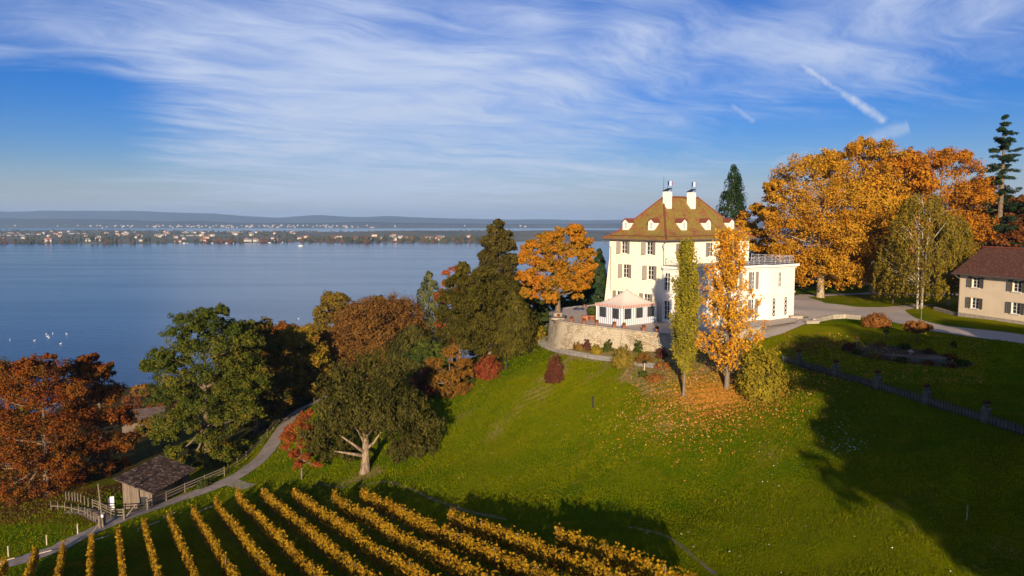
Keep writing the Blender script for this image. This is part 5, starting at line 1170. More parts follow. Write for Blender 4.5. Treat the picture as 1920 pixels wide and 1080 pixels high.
# ---- garden right of the house
shrub('rust_mound', 'low mound of clipped rust brown bush at the edge of the gravel court', 1643, 612, 54, 25, 'rust_box', 150, 40, .11, 93)
shrub('ball_tree', 'rust brown mop headed tree on a bare stem by the flowerbed', 1718, 642, 54, 40, 'rust_box', 150, 36, .10, 94, cat='tree', stem=.42)
shrub('rose_standard', 'dark little ball on a thin stem in the lawn between court and flowerbed', 1661, 636, 13, 18, 'bush_green', 30, 18, .06, 95, cat='rose bush', stem=.55)
shrub('rose_standard', 'thin flowering rose standard at the left tip of the flowerbed', 1606, 656, 10, 26, 'orange_shrub', 18, 10, .05, 96, cat='rose bush', stem=.7)
shrub('rose_standard', 'dark low clump on the shaded lawn right of the mop headed tree', 1788, 650, 14, 12, 'bush_green', 30, 18, .07, 97, cat='rose bush')
def flowerbed():
    c = G(1692, 668); a = Vector(G(1575, 652)[:2]); b = Vector(G(1822, 688)[:2]); ax = (b - a).normalized(); ln = (b - a).length / 2; c = (a + b) / 2
    nn = Vector((-ax.y, ax.x)); w = 3.0
    poly = [(c + ax * ln * math.cos(t) * (1 + .06 * math.sin(3 * t)) + nn * w * math.sin(t) * (1 + .1 * math.cos(2 * t))) for t in np.linspace(0, 2 * math.pi, 40)[:-1]]
    drape('flowerbed_soil', [(p.x, p.y) for p in poly], M['dark_soil'], .06, .8)
    z = gz(c.x + ax.x, c.y + ax.y) + .1; cc = c + ax * .8
    o = empty('garden_basin', (cc.x, cc.y, z), math.atan2(ax.y, ax.x), 'shallow oval garden basin with a pale stone rim inside the flowerbed', 'basin')
    m = MB(); m.lathe([(1, -.4), (1, .10), (.95, .10), (.95, -.1)], 40, sx=ln * .52, sy=1.9); m.build('rim', M['dark_stone'], o)
    m = MB(); m.lathe([(.95, .04), (.95, .05)], 40, sx=ln * .52, sy=1.9); m.build('water', M['basin_water'], o)
    m = MB(); m.lathe([(.22, 0), (.16, .3), (.3, .38), (.34, .48), (.1, .5), (.05, .7)], 12); m.build('fountain', M['coping'], o, smooth=True)
    rg = np.random.default_rng(14)
    for i, t in enumerate(np.linspace(.3, 2 * math.pi + .3, 15)[:-1]):
        p = c + ax * ln * .88 * math.cos(t) + nn * w * .84 * math.sin(t)
        shrub('bed_bush', 'low shaded bush in the ring round the oval garden basin', 0, 0, 0, 0, ['bush_green', 'rust_dark', 'wine_shrub', 'bush_green', 'orange_shrub'][i % 5], 40, 18, .09, 110 + i, 'low bushes round the oval basin', 'bush', pos=(p.x, p.y, gz(p.x, p.y)), rad=rg.uniform(.5, .9), hgt=rg.uniform(.35, .7))
flowerbed()
def steps():
    p = Vector(at_z(1495, 599, 59.3)[:2]); q = Vector(at_z(1521, 607, 59.3)[:2]); ax = (q - p).normalized(); rz = math.atan2(ax.y, ax.x); w = (q - p).length
    o = empty('garden_steps', (p.x, p.y, 58.7), rz, 'short flight of stone steps down from the gravel court beside the pavilion', 'steps')
    m = MB()
    for i in range(4): m.box(.02, w - .02, -.9 + i * .36, -.9 + (i + 1) * .36 + .02, -.6, .12 + i * .2 - .002 * i)
    m.build('treads', M['coping'], o)
    for x in (-.75, w + .0):
        m = MB(); m.box(x, x + .75, -.95, .75, -.6, .98); m.box(x - .06, x + .81, -1.0, .8, .98, 1.1); m.build('cheek_block', M['coping'], o)
    pts = [G(*k) for k in [(1527, 606), (1540, 602), (1560, 598), (1585, 597), (1612, 599.5)]]
    o = empty('garden_wall', pts[0], 0, 'low curved stone wall along the gravel court', 'low wall'); m = MB()
    for a, b in zip(pts, pts[1:]): m.beam((a[0] - pts[0][0], a[1] - pts[0][1], a[2] - pts[0][2] + .1), (b[0] - pts[0][0], b[1] - pts[0][1], b[2] - pts[0][2] + .1), .4, 1.0)
    m.build('masonry', M['coping'], o)
steps()
def park_fence():
    px = [(1462, 676), (1497, 686), (1567, 706), (1645, 729), (1737, 757), (1848, 792), (1935, 820)]
    P = [Vector(G(*q)) for q in px]; lab = ['beside the yellow green shrub', 'second from the yellow green shrub', 'third from the yellow green shrub', 'before the shaded flowerbed', 'in the deep shade, last but one', 'in the deep shade at the frame edge']
    pm_ = MB(); pm_.box(-.26, .26, -.26, .26, -.6, 1.0); pm_.box(-.33, .33, -.33, .33, 1.0, 1.1); pil = pm_.mesh('shaft', M['dark_stone'])
    u = MB(); u.lathe([(.14, 1.1), (.07, 1.18), (.22, 1.36), (.25, 1.46), (.17, 1.46)], 12); urn = u.mesh('urn', M['dark_stone'], True)
    rg = np.random.default_rng(8); q = unit(160, rg); fl = leaves_mesh('flowers', q * .27 * np.array([1, 1, .7]) + np.array([0, 0, 1.55]), q, .08, rg.uniform(0, 1, 160), L['wine_shrub'], rg)
    bar = MB(); bar.tube([(0, 0, .0), (0, 0, .98)], .022, 5); bar.poly([(-.03, 0, .98), (.03, 0, .98), (0, 0, 1.1)]); barm = bar.mesh('bar', M['dark_iron'])
    for i, (a, b) in enumerate(zip(P, P[1:])):
        d = b - a; ln = Vector((d.x, d.y)).length; rz = math.atan2(d.y, d.x)
        o = empty('iron_fence', a, rz, 'black iron fence panel on a pale plinth, ' + lab[i], 'fence', 'iron fence panels along the garden edge'); sl_ = d.z / ln
        m = MB(); m.add([(.35, -.16, -.7 + sl_ * .35), (ln - .35, -.16, -.7 + sl_ * ln), (ln - .35, .16, -.7 + sl_ * ln), (.35, .16, -.7 + sl_ * .35), (.35, -.16, .55 + sl_ * .35), (ln - .35, -.16, .55 + sl_ * ln), (ln - .35, .16, .55 + sl_ * ln), (.35, .16, .55 + sl_ * .35)],
                        [(3, 2, 1, 0), (4, 5, 6, 7), (0, 1, 5, 4), (1, 2, 6, 5), (2, 3, 7, 6), (3, 0, 4, 7)]); m.build('plinth', M['dark_stone'], o)
        m = MB(); m.beam((.3, -.21, .62 + sl_ * .3), (ln - .3, -.21, .62 + sl_ * ln), .04, .05); m.beam((.3, -.21, .05 + sl_ * .3), (ln - .3, -.21, .05 + sl_ * ln), .04, .05); m.build('rails', M['dark_iron'], o)
        n = int(ln / .36)
        for k in range(n): s = .5 + (ln - 1) * k / max(n - 1, 1); link('bar', barm, o, (s, -.24, -.2 + sl_ * s))
    for i, p in enumerate(P):
        if i == 0: continue
        o = empty('stone_pillar', p, math.atan2((P[1] - P[0]).y, (P[1] - P[0]).x), 'stone fence pillar with a planted urn, ' + ['', 'nearest the yellow green shrub', 'second from the yellow green shrub', 'third from the yellow green shrub', 'fourth along in the shade', 'fifth along in the deep shade', 'at the frame edge'][i], 'pillar', 'stone pillars of the iron fence')
        link('shaft', pil, o); link('urn', urn, o); link('flowers', fl, o)
park_fence()
def gatehouse():
    x0, y0, _ = at_z(1796, 591, 59.3); x1, y1, _ = at_z(1920, 609, 59.3); a = Vector((x1 - x0, y1 - y0)); ln = 24.0; rz = math.atan2(a.y, a.x)
    o = empty('gatehouse', (x0, y0, 59.3), rz, 'long two storey salmon house with red tiled roof and grey shutters', 'house')
    H, D = 6.35, 9.5; w = MB(); hs = []; xs_ = []
    ax = a.normalized(); wall = lambda z: (lambda s: (x0 + ax.x * s, y0 + ax.y * s, 59.3 + z))
    s1, s2 = solve(wall(5), 1830, 0, 20), solve(wall(5), 1907, 0, 20); sp = s2 - s1
    xs_ = [s1 + sp * i for i in range(5) if s1 + sp * i < ln - 1.5]
    for s in xs_:
        for z in (1.3, 4.25): hs.append((s - .62, s + .62, z, z + 1.5))
    wall_holes(w, (0, 0, 0), (1, 0, 0), (0, -1, 0), ln, -1.2, H, hs); wall_holes(w, (0, D, 0), (0, -1, 0), (-1, 0, 0), D, -1.2, H, []); wall_holes(w, (ln, 0, 0), (0, 1, 0), (1, 0, 0), D, -1.2, H, [])
    w.poly([(0, 0, H), (0, D / 2, H + 3.3), (0, D, H)][::-1]); w.poly([(ln, 0, H), (ln, D / 2, H + 3.3), (ln, D, H)]); w.poly([(0, D, -1), (0, D, H), (ln, D, H), (ln, D, -1)])
    w.build('wall', M['pink'], o)
    for s in xs_:
        for z in (1.3, 4.25): add_window(o, (s, 0, z), 0, 1.24, 1.5, shutters=(5, 5), cols=2, rows=3, key='shutter_dark')
    r = MB(); e = .75; rise = 3.65; sl_ = rise / (D / 2 + e)
    for sg in (0, 1):
        ya, yb = (-e, D / 2) if sg == 0 else (D + e, D / 2); q = [(-e, ya, H - .25), (ln + e, ya, H - .25), (ln + e, yb, H - .25 + rise), (-e, yb, H - .25 + rise)]
        q2 = [(x, y, z - .16) for x, y, z in q]; r.poly(q if sg == 0 else q[::-1]); r.poly(q2[::-1] if sg == 0 else q2); r.poly([q2[0], q2[1], q[1], q[0]]); r.poly([q2[0], q[0], q[3], q2[3]])
    rf = r.build('roof', M['roof_red'], o)
    g = MB(); g.tube([(-e, -e - .05, H - .33), (ln + e, -e - .05, H - .33)], .08, 7); g.build('gutter', M['zinc'], rf)
    g = MB(); g.tube([(-e, D / 2, H - .2 + rise), (ln + e, D / 2, H - .2 + rise)], .15, 8); g.build('ridge_tiles', M['ridge'], rf)
    d = MB(); d.tube([(-.3, -e, H - .4), (.12, -.08, H - 1.1), (.12, -.08, 0)], .05, 7); d.build('downpipe', M['zinc'], o)
    b = MB(); b.box(-.02, ln, -.05, -.003, -1.2, .45); b.build('plinth', M['coping'], o)
    k = G(1727, 601); p = empty('slim_post', k, 0, 'slim grey post beside the white birch stems', 'post'); m = MB(); m.tube([(0, 0, -.3), (0, 0, 1.9)], .05, 7); m.lathe([(.09, 1.9), (.09, 1.97), (.03, 2.02)], 8); m.build('shaft', M['wood'], p)
    pts = [G(1752, 581), G(1794, 592)]; kw = empty('kerb_wall', pts[0], 0, 'low pale kerb wall running to the corner of the gatehouse', 'low wall')
    m = MB(); m.beam((0, 0, .15), (pts[1][0] - pts[0][0], pts[1][1] - pts[0][1], pts[1][2] - pts[0][2] + .15), .35, .6); m.build('masonry', M['coping'], kw)
    # a lawn strip and its dark hedge between house and drive
    h0, h1 = Vector(G(1735, 600)), Vector(G(1925, 626))
gatehouse()
for px, py, h, lab in ((1112, 766, 1.1, 'dark short post standing alone in the middle of the lawn'), (950, 693, 1.0, 'dark short post at the upper left corner of the lawn'), (1156, 690, .9, 'dark short post beside the willow like bush')):
    p = G(px, py); o = empty('marker_post', p, 0, lab, 'post'); m = MB(); m.tube([(0, 0, -.3), (0, 0, h)], [.12, .10], 8); m.lathe([(.13, h), (.13, h + .06), (.04, h + .1)], 8); m.build('shaft', M['dark_iron'], o)
p = G(1812, 979); o = empty('wooden_stake', p, 0, 'thin pale wooden stake at the edge of the shadow on the lawn', 'stake'); m = MB(); m.tube([(0, 0, -.3), (.03, 0, 1.0)], [.035, .025], 6); m.build('shaft', M['pale_wood'], o)

# ------------------------------------------------------------------ barn, fences and posts by the road
def barn():
    A = Vector(G(286, 950)); B = Vector(G(356, 914)); C = Vector(G(247, 944))     # near corner, right end, left rear corner
    ax = Vector((B.x - A.x, B.y - A.y)).normalized(); rz = math.atan2(ax.y, ax.x); ln = (Vector((B.x - A.x, B.y - A.y))).length; dp = 3.8
    z0 = min(A.z, B.z, C.z)
    o = empty('wooden_barn', (A.x, A.y, A.z), rz, 'small weathered plank barn with an old tiled roof beside the road', 'barn')
    hf, hb = 1.95, 3.1; w = MB(); zb = z0 - A.z - 1.0; sl_ = (hb - hf) / dp
    wall_holes(w, (0, 0, 0), (1, 0, 0), (0, -1, 0), ln, zb, hf, [(ln * .60, ln * .80, .75, 1.25)], .06)
    wall_holes(w, (0, dp, 0), (0, -1, 0), (-1, 0, 0), dp, zb, hf, [(dp - 1.5, dp - .6, zb + .9, 1.1)], .08)
    wall_holes(w, (ln, 0, 0), (0, 1, 0), (1, 0, 0), dp, zb, hf, []); wall_holes(w, (ln, dp, 0), (-1, 0, 0), (0, 1, 0), ln, zb, hb, [])
    w.poly([(0, 0, hf), (0, dp, hb), (0, dp, hf)][::-1]); w.poly([(ln, 0, hf), (ln, dp, hb), (ln, dp, hf)][::1])
    w.build('wall', M['planks'], o)
    d = MB(); d.box(.07, .1, .6, 1.5, zb + .9, 1.1); d.build('door', M['dark_iron'], o)
    d = MB(); d.box(ln * .60, ln * .80, .05, .07, .75, 1.25); d.build('window', M['glass'], o)
    r = MB(); e = .65; f = lambda y: hf + .06 + y * sl_
    q = [(-e, -e, f(-e)), (ln + e, -e, f(-e)), (ln + e, dp + e, f(dp + e)), (-e, dp + e, f(dp + e))]; q2 = [(x, y, z - .11) for x, y, z in q]
    r.poly(q); r.poly(q2[::-1])
    for i in range(4): r.poly([q2[i], q2[(i + 1) % 4], q[(i + 1) % 4], q[i]])
    rf = r.build('roof', M['barn_tiles'], o)
    # rows of single tiles, each a little askew and differently weathered
    rg = np.random.default_rng(12); t = MB(); n = 20; m_ = int((ln + 2 * e) / .33)
    for i in range(n):
        for j in range(m_):
            y = -e + (dp + 2 * e) * (i + .5) / n; x = -e + (ln + 2 * e) * (j + .5 + .25 * (i % 2)) / m_; u = rg.uniform(-.02, .02); g_ = rg.uniform(.02, .05)
            t.add([(x - .15, y - .17, f(y - .17) + g_ + u), (x + .15, y - .17, f(y - .17) + g_ - u), (x + .15, y + .17, f(y + .17) + .012), (x - .15, y + .17, f(y + .17) + .012)], [(0, 1, 2, 3)], int(rg.choice([0, 0, 1, 1, 2, 3])))
    t.build('tile_courses', [pm('barn_tile_brown', (.10, .048, .028), (.065, .033, .022), 4, .9), pm('barn_tile_dark', (.05, .028, .02), (.032, .02, .015), 4, .9), pm('barn_tile_grey', (.12, .075, .052), (.085, .055, .04), 4, .9), pm('barn_tile_pale', (.21, .145, .105), (.15, .10, .075), 4, .9)], rf)
barn()
def post_rail(label, pts, rails=(.45, .8, 1.1), post_h=1.25, r=.07, mat='wood', group=None, name='rail_fence', every=2.4):
    P = []
    for a, b in zip(pts, pts[1:]):
        n = max(1, round(math.hypot(b[0] - a[0], b[1] - a[1]) / every)); P += [(a[0] + (b[0] - a[0]) * i / n, a[1] + (b[1] - a[1]) * i / n) for i in range(n)]
    P.append(pts[-1][:2]); P = [(x, y, gz(x, y)) for x, y in P]; O = P[0]
    o = empty(name, O, 0, label, 'fence', group); k = MB(); k.tube([(0, 0, -.3), (0, 0, post_h)], [r, r * .9], 7); pmesh = k.mesh('post', M[mat])
    for x, y, z in P: link('post', pmesh, o, (x - O[0], y - O[1], z - O[2]))
    for h in rails:
        m = MB()
        for a, b in zip(P, P[1:]): m.beam((a[0] - O[0], a[1] - O[1], a[2] - O[2] + h), (b[0] - O[0], b[1] - O[1], b[2] - O[2] + h), .06, .11)
        m.build('rail', M[mat], o)
    return o
gp = lambda *q: [G(*k) for k in q]
post_rail('weathered three rail fence along the road in front of the barn', gp((278, 955), (312, 940), (347, 924), (384, 909), (421, 893)))
post_rail('short curved rail fence around the entrance left of the barn', gp((232, 974), (218, 974), (200, 966), (186, 958), (174, 954)), group='rail fences at the entrance')
post_rail('low picket fence of thin posts bordering the side track', gp((190, 988), (176, 978), (160, 968), (148, 964), (122, 958), (96, 956)), (.5,), 1.1, .06, every=1.3)
post_rail('row of short fence posts below the beech trees', gp((166, 952), (152, 944), (136, 940), (124, 938)), (), 1.2, .07, name='post_row', every=1.5)
post_rail('wire fence with wooden posts along the lake side of the road', gp((428, 888), (462, 862), (490, 836), (512, 806), (534, 776), (560, 756), (600, 738)), (.5, .95), 1.2, .06, every=4)
def gate():
    a, b = G(233, 976), G(277, 957); rz = math.atan2(b[1] - a[1], b[0] - a[0]); ln = math.hypot(b[0] - a[0], b[1] - a[1])
    o = empty('field_gate', a, rz, 'wooden field gate with a pale diagonal brace beside the road', 'gate'); dz = b[2] - a[2]
    for z in (.3, .65, 1.0): m = MB(); m.beam((.12, 0, z), (ln - .1, 0, z + dz), .05, .10); m.build('rail', M['wood'], o)
    m = MB(); m.beam((.2, -.05, .25), (ln * .5, -.05, 1.15), .05, .10); m.build('brace', M['pale_wood'], o)
    for x, zz in ((0, 0), (ln, dz)): m = MB(); m.tube([(x, 0, zz - .3), (x, 0, zz + 1.35)], .12, 8); m.build('post', M['wood'], o)
gate()
p = G(194, 990); o = empty('utility_pole', p, 0, 'tall thin wooden pole leaning beside the track entrance', 'pole'); m = MB(); m.tube([(0, 0, -.4), (-.35, 0, 4.9)], [.11, .07], 8); m.build('shaft', M['wood'], o); m = MB(); m.box(-.12, .12, -.16, -.1, 1.2, 1.5); m.build('plate', M['sign_white'], o)
for i, (px, py) in enumerate(((187, 992), (196, 985))):
    p = G(px, py); o = empty('gate_post', p, 0, ['stout dark gate post left of the leaning pole', 'stout dark gate post right of the leaning pole'][i], 'post'); m = MB(); m.tube([(0, 0, -.3), (0, 0, 1.5)], [.15, .14], 8); m.build('shaft', M['wood'], o)
p = G(211, 958); o = empty('info_board', p, R(25), 'upright white board with dark plum edge behind the entrance fence', 'board'); m = MB(); m.box(-.22, .22, -.04, .04, .1, 1.75); m.build('panel', M['sign_white'], o); m = MB(); m.box(-.42, -.22, -.03, .03, .1, 1.6); m.build('edge_panel', M['sign_back'], o)
for i, (px, py) in enumerate(((16, 1044), (88, 1024), (146, 1002))):
    p = G(px, py); o = empty('meadow_post', p, 0, ['pale wooden post in the meadow at the frame edge', 'pale wooden post in the meadow halfway to the gate', 'pale wooden post in the meadow nearest the leaning pole'][i], 'post', 'pale posts along the meadow edge'); m = MB(); m.tube([(0, 0, -.3), (0, 0, 1.15)], [.07, .06], 7); m.build('shaft', M['pale_wood'], o)
a, b = G(172, 1003), G(188, 990); o = empty('fallen_pole', a, 0, 'short pale pole lying aslant against the gate post', 'pole'); m = MB(); m.tube([(0, 0, .05), (b[0] - a[0], b[1] - a[1], b[2] - a[2] + .6)], .05, 6); m.build('shaft', M['pale_wood'], o)
a = G(382, 912); shrub('hedge_bush', 'dark clipped bush at the road fence right of the barn', 382, 914, 28, 18, 'bush_green', 60, 30, .10, 98)

# ------------------------------------------------------------------ the vineyard
VD = Vector((-.56, 1.0)).normalized(); VN = Vector((VD.y, -VD.x))
VSTART = [(9, 1052), (58, 1034), (100, 1028), (155, 1011), (207, 996), (252, 983), (302, 970), (348, 960), (390, 945), (442, 928), (490, 922), (548, 922), (628, 926), (680, 920), (848, 955), (1042, 993)]
def vine_top(px, py):
    k = ray(px, py); Y = (CAMZ - VA - 1.95) / (VB * k[0] + VC - k[2]); return Vector((k[0] * Y, Y))
st = [vine_top(*q) for q in VSTART]; n0 = VN.dot(st[0])
PITCHV = (VN.dot(st[-1]) - n0) / 15
ORD = ['first', 'second', 'third', 'fourth', 'fifth', 'sixth', 'seventh', 'eighth', 'ninth', 'tenth', 'eleventh', 'twelfth', 'thirteenth', 'fourteenth', 'fifteenth', 'sixteenth']
def vineyard():
    pk = MB(); pk.tube([(0, 0, -.3), (0, 0, 1.95)], .045, 6); post = pk.mesh('post', M['wood'])
    sk = MB(); sk.tube([(0, 0, -.1), (.05, .03, .4), (-.02, 0, .9)], [.04, .035, .025], 6); stem = sk.mesh('stem', M['bark'])
    for i, s in enumerate(st):
        rg = np.random.default_rng(200 + i); a = VN * (n0 + PITCHV * i) + VD * VD.dot(s); y_end = 36 if i > 3 else 44
        ln = (a.y - y_end) / VD.y
        if i == 15: ln = min(ln, (a - vine_top(1285, 1096)).length)
        O = (a.x, a.y, gz(a.x, a.y))
        o = empty('vine_row', O, 0, f'golden vine row, {ORD[i]} of sixteen counted from the road corner' + (', shortest of all' if i == 15 else ''), 'vine row', 'golden vine rows')
        n = int(ln * 330); t = rg.uniform(0, ln, n)
        dens = .55 + .45 * np.sin(t * 1.1 + i) * np.sin(t * .37 + 2 * i); ok = rg.uniform(0, 1, n) < .72 + .28 * dens; t = t[ok]; n = len(t)
        wid = .23 + .05 * np.sin(t * 2.3 + i * 2) + .04 * np.sin(t * 5.1); top = 1.86 + .08 * np.sin(t * 1.9 + i) + .07 * np.sin(t * 4.7 + i * 3)
        v = rg.uniform(0, 1, n); th = rg.uniform(0, 2 * np.pi, n); rr = rg.uniform(.45, 1.0, n) ** .5
        shoot = rg.uniform(0, 1, n) < .05
        ox = np.cos(th) * wid * rr; oz = .62 + (top - .62) * (.5 + .5 * np.sin(th) * rr); oz = np.where(shoot, top + rg.uniform(0, .3, n), oz)
        x = a.x - VD.x * t + VN.x * ox; y = a.y - VD.y * t + VN.y * ox; g = gz(a.x - VD.x * t, a.y - VD.y * t)
        P = np.stack([x - O[0], y - O[1], g + oz - O[2]], 1)
        N = np.stack([VN.x * np.cos(th), VN.y * np.cos(th), np.sin(th)], 1) + rg.normal(size=(n, 3)) * .55
        plant = rg.normal(0, .11, 80)[np.floor(t / 1.1).astype(int) % 80]; P[:, 2] += plant * .5 * (oz > 1.2)
        ti = .48 + plant + .12 * np.sin(t * .9 + i * 1.3) * np.sin(t * .23 + i) + rg.normal(0, .2, n)
        link('foliage', leaves_mesh('foliage', P, N, .095, ti, L['vine'], rg, .85), o)
        for k in range(int(ln / 5.5) + 1):
            s_ = min(k * 5.5 + .1, ln - .1); q = a - VD * s_; link('post', post, o, (q.x - O[0], q.y - O[1], gz(q.x, q.y) - O[2]))
        for k in range(int(ln / 2.4)):
            q = a - VD * (k * 2.4 + 1.2); link('stem', stem, o, (q.x - O[0], q.y - O[1], gz(q.x, q.y) - O[2]))
        for z in (.7, 1.25):
            w = MB(); pts = [a - VD * s_ for s_ in np.linspace(0, ln, 8)]; w.tube([(q.x - O[0], q.y - O[1], gz(q.x, q.y) - O[2] + z) for q in pts], .012, 4); w.build('wire', M['iron'], o)
vineyard()
for i, (a, b) in enumerate((((1, 1054), (28, 1047)), ((68, 1040), (97, 1033)), ((166, 1017), (204, 1005)), ((259, 992), (300, 978)), ((358, 966), (396, 950)), ((308, 969), (328, 962)))):
    A, B = G(a[0], a[1] + 6), G(b[0], b[1] + 6); o = empty('end_rail', A, 0, ['pale pole between the vine row ends at the frame edge', 'pale pole between the second and third vine row ends', 'pale pole between the fourth and fifth vine row ends', 'pale pole between the sixth and seventh vine row ends', 'pale pole between the eighth and ninth vine row ends', 'short pale pole lying at the road edge by the seventh vine row'][i], 'pole', 'pale poles at the vine row ends')
    m = MB(); m.tube([(0, 0, .35), (B[0] - A[0], B[1] - A[1], B[2] - A[2] + .35)], .045, 6); m.build('shaft', M['pale_wood'], o)
    m = MB(); m.tube([(0, 0, -.2), (0, 0, .4)], .04, 6); m.build('foot', M['pale_wood'], o)

# ------------------------------------------------------------------ grass, fallen leaves, daisies
def scatter_px(n, rg, box, y_lo=30, y_hi=120):
    """ground points spread so that near and far look equally covered"""
    px = rg.uniform(box[0], box[2], n); py = rg.uniform(box[1], box[3], n)
    v = (py - 540) / FPX; dy = math.cos(PITCH) - v * math.sin(PITCH); kz = (-math.sin(PITCH) - v * math.cos(PITCH)) / dy; kx = (px - 960) / FPX / dy
    lo = np.full(n, 25.0); hi = np.full(n, 330.0); found = np.zeros(n, bool); Y = np.full(n, 20.0)
    for s in np.arange(25, 180, 1.0):
        below = (CAMZ + kz * s) <= gz(kx * s, np.full(n, s)); new = below & ~found; Y[new] = s - .5; found |= below
    for _ in range(4):
        h = gz(kx * Y, Y); Y = Y + (CAMZ + kz * Y - h) / np.maximum(-kz, .02) * .8
    ok = found & (Y > y_lo) & (Y < y_hi); x = kx * Y
    return x[ok], Y[ok]
_ROADP = np.array([p[:2] for p in ROAD])
def off_road(x, y):
    d = np.full(len(x), 1e9)
    for a, b in zip(_ROADP, _ROADP[1:]):
        e = b - a; t = np.clip(((x - a[0]) * e[0] + (y - a[1]) * e[1]) / (e @ e), 0, 1); d = np.minimum(d, np.hypot(x - a[0] - t * e[0], y - a[1] - t * e[1]))
    return (d > 1.75) & ~inpoly(x, y, COURT) & ~inpoly(x, y, TERR)
def meadow():
    rg = np.random.default_rng(31); X, Y = [], []
    for box, n in (((-40, 630, 1960, 1130), 150000), ((480, 720, 1960, 1130), 130000)):
        x, y = scatter_px(n, rg, box); X.append(x); Y.append(y)
    x = np.concatenate(X); y = np.concatenate(Y); ok = off_road(x, y) & ((x > -38) | (y < 100)); x, y = x[ok], y[ok]; n = len(x); z = gz(x, y)
    cl = np.sin(x * .8 + np.sin(y * .6)) * np.sin(y * .9 + np.sin(x * .5) * 2); h = (.10 + .06 * rg.uniform(0, 1, n) + .05 * cl) * np.clip(y / 55, .8, 1.6); w = .05 * np.clip(y / 55, .8, 1.7)
    az = rg.uniform(0, 6.28, n); tx, ty = np.cos(az), np.sin(az); lx, ly = rg.normal(0, .6, (2, n)) * h
    base = np.stack([x, y, z - .02], 1); s = np.stack([tx * w, ty * w, 0 * w], 1)
    V = np.stack([base - s, base + s, base + np.stack([lx, ly, h], 1)], 1).reshape(-1, 3)
    ti = np.clip(.45 + .22 * cl + rg.normal(0, .2, n), 0, 1)
    tag(link('meadow_grass', np_mesh('meadow_grass', V, np.arange(n * 3).reshape(n, 3), L['grass'], tint=np.repeat(ti, 3))), 'short green meadow grass over the castle slope', 'grass', kind='stuff')
meadow()
def flat_leaves(name, label, x, y, size, leaf, rg, cat='leaves', lift=.06):
    P = np.stack([x, y, gz(x, y) + lift + rg.uniform(0, .06, len(x))], 1); N = np.array([0, 0, 1.0]) + rg.normal(size=P.shape) * .45
    tag(link(name, leaves_mesh(name, P, N, size, rg.uniform(0, 1, len(x)), L[leaf], rg, .7)), label, cat, kind='stuff')
rg = np.random.default_rng(51)
c = G(1350, 738); n = 14000; r = np.abs(rg.normal(0, 4.4, n)); a = rg.uniform(0, 6.28, n); x = c[0] + r * np.cos(a) * 1.25 + rg.normal(0, .4, n) - .8; y = c[1] + r * np.sin(a) * 1.0 - 1.0
m_ = 7000; r2 = np.abs(rg.normal(0, 2.6, m_)); a2 = rg.uniform(0, 6.28, m_); x = np.r_[x, c[0] - 1 + r2 * np.cos(a2) * 1.5]; y = np.r_[y, c[1] + .6 + r2 * np.sin(a2)]
flat_leaves('fallen_leaves', 'orange fallen leaves scattered under the golden poplar', x, y, .085, 'litter', rg)
x, y = scatter_px(3500, rg, (1470, 625, 1850, 720)); ok = off_road(x, y); x, y = x[ok], y[ok]
flat_leaves('garden_leaves', 'fallen leaves scattered over the shaded garden lawn', x, y, .08, 'litter', rg)
x, y = scatter_px(5000, rg, (-30, 880, 200, 985)); flat_leaves('beech_litter', 'rusty fallen leaves under the beeches', x, y, .09, 'rust_dark', rg)
X, Y = [], []
for px, py, sx, sy, n in ((1590, 830, 26, 20, 60), (1545, 800, 50, 18, 30), (1470, 880, 40, 22, 24), (1240, 800, 70, 30, 30), (1000, 820, 120, 60, 25), (1450, 1000, 160, 50, 25), (1575, 845, 15, 8, 30)):
    for _ in range(n):
        q = (float(np.clip(rg.normal(px, sx), 700, 1915)), float(np.clip(rg.normal(py, sy), 730, 1078))); p = G(*q); X.append(p[0]); Y.append(p[1])
flat_leaves('daisies', 'tiny white daisies dotted over the lawn', np.array(X), np.array(Y), .055, 'daisy', rg, 'flowers', .12)
# rough herbs along the last vine row
rg = np.random.default_rng(61)

# ------------------------------------------------------------------ on the water and the far shore
sw = MB(); sw.lathe([(.02, .0), (.30, .10), (.36, .22), (.20, .36), (.02, .40)], 12, sx=1.6, sy=.9); sw.tube([(.42, 0, .25), (.55, 0, .5), (.50, 0, .75), (.62, 0, .85), (.78, 0, .80)], [.09, .06, .05, .07, .02], 7); SW = sw.mesh('swan', M['swan'], True)
for i, (px, py) in enumerate([(18.5, 638), (64.5, 639), (87.5, 627), (89, 631), (92, 633), (99, 626), (113.5, 645), (125, 626.5), (10, 682), (560, 598)]):
    p = at_z(px, py, 0.0); o = link('swan', SW, None, (p[0], p[1], 0.0), random.uniform(0, 6.28)); o.scale = (1.05, 1.05, 1.05)
    tag(o, ['white swan alone at the left end of the flock', 'white swan second from the left of the flock', 'uppermost left swan of the central cluster', 'middle swan of the tight central cluster', 'lower right swan of the tight central cluster', 'swan just right of the central cluster', 'lowest swan of the flock, nearest the beech', 'rightmost swan of the flock on the lake', 'swan close to the beech top at the frame edge', 'lone swan on the water above the ash tree'][i], 'swan', 'swans on the lake')
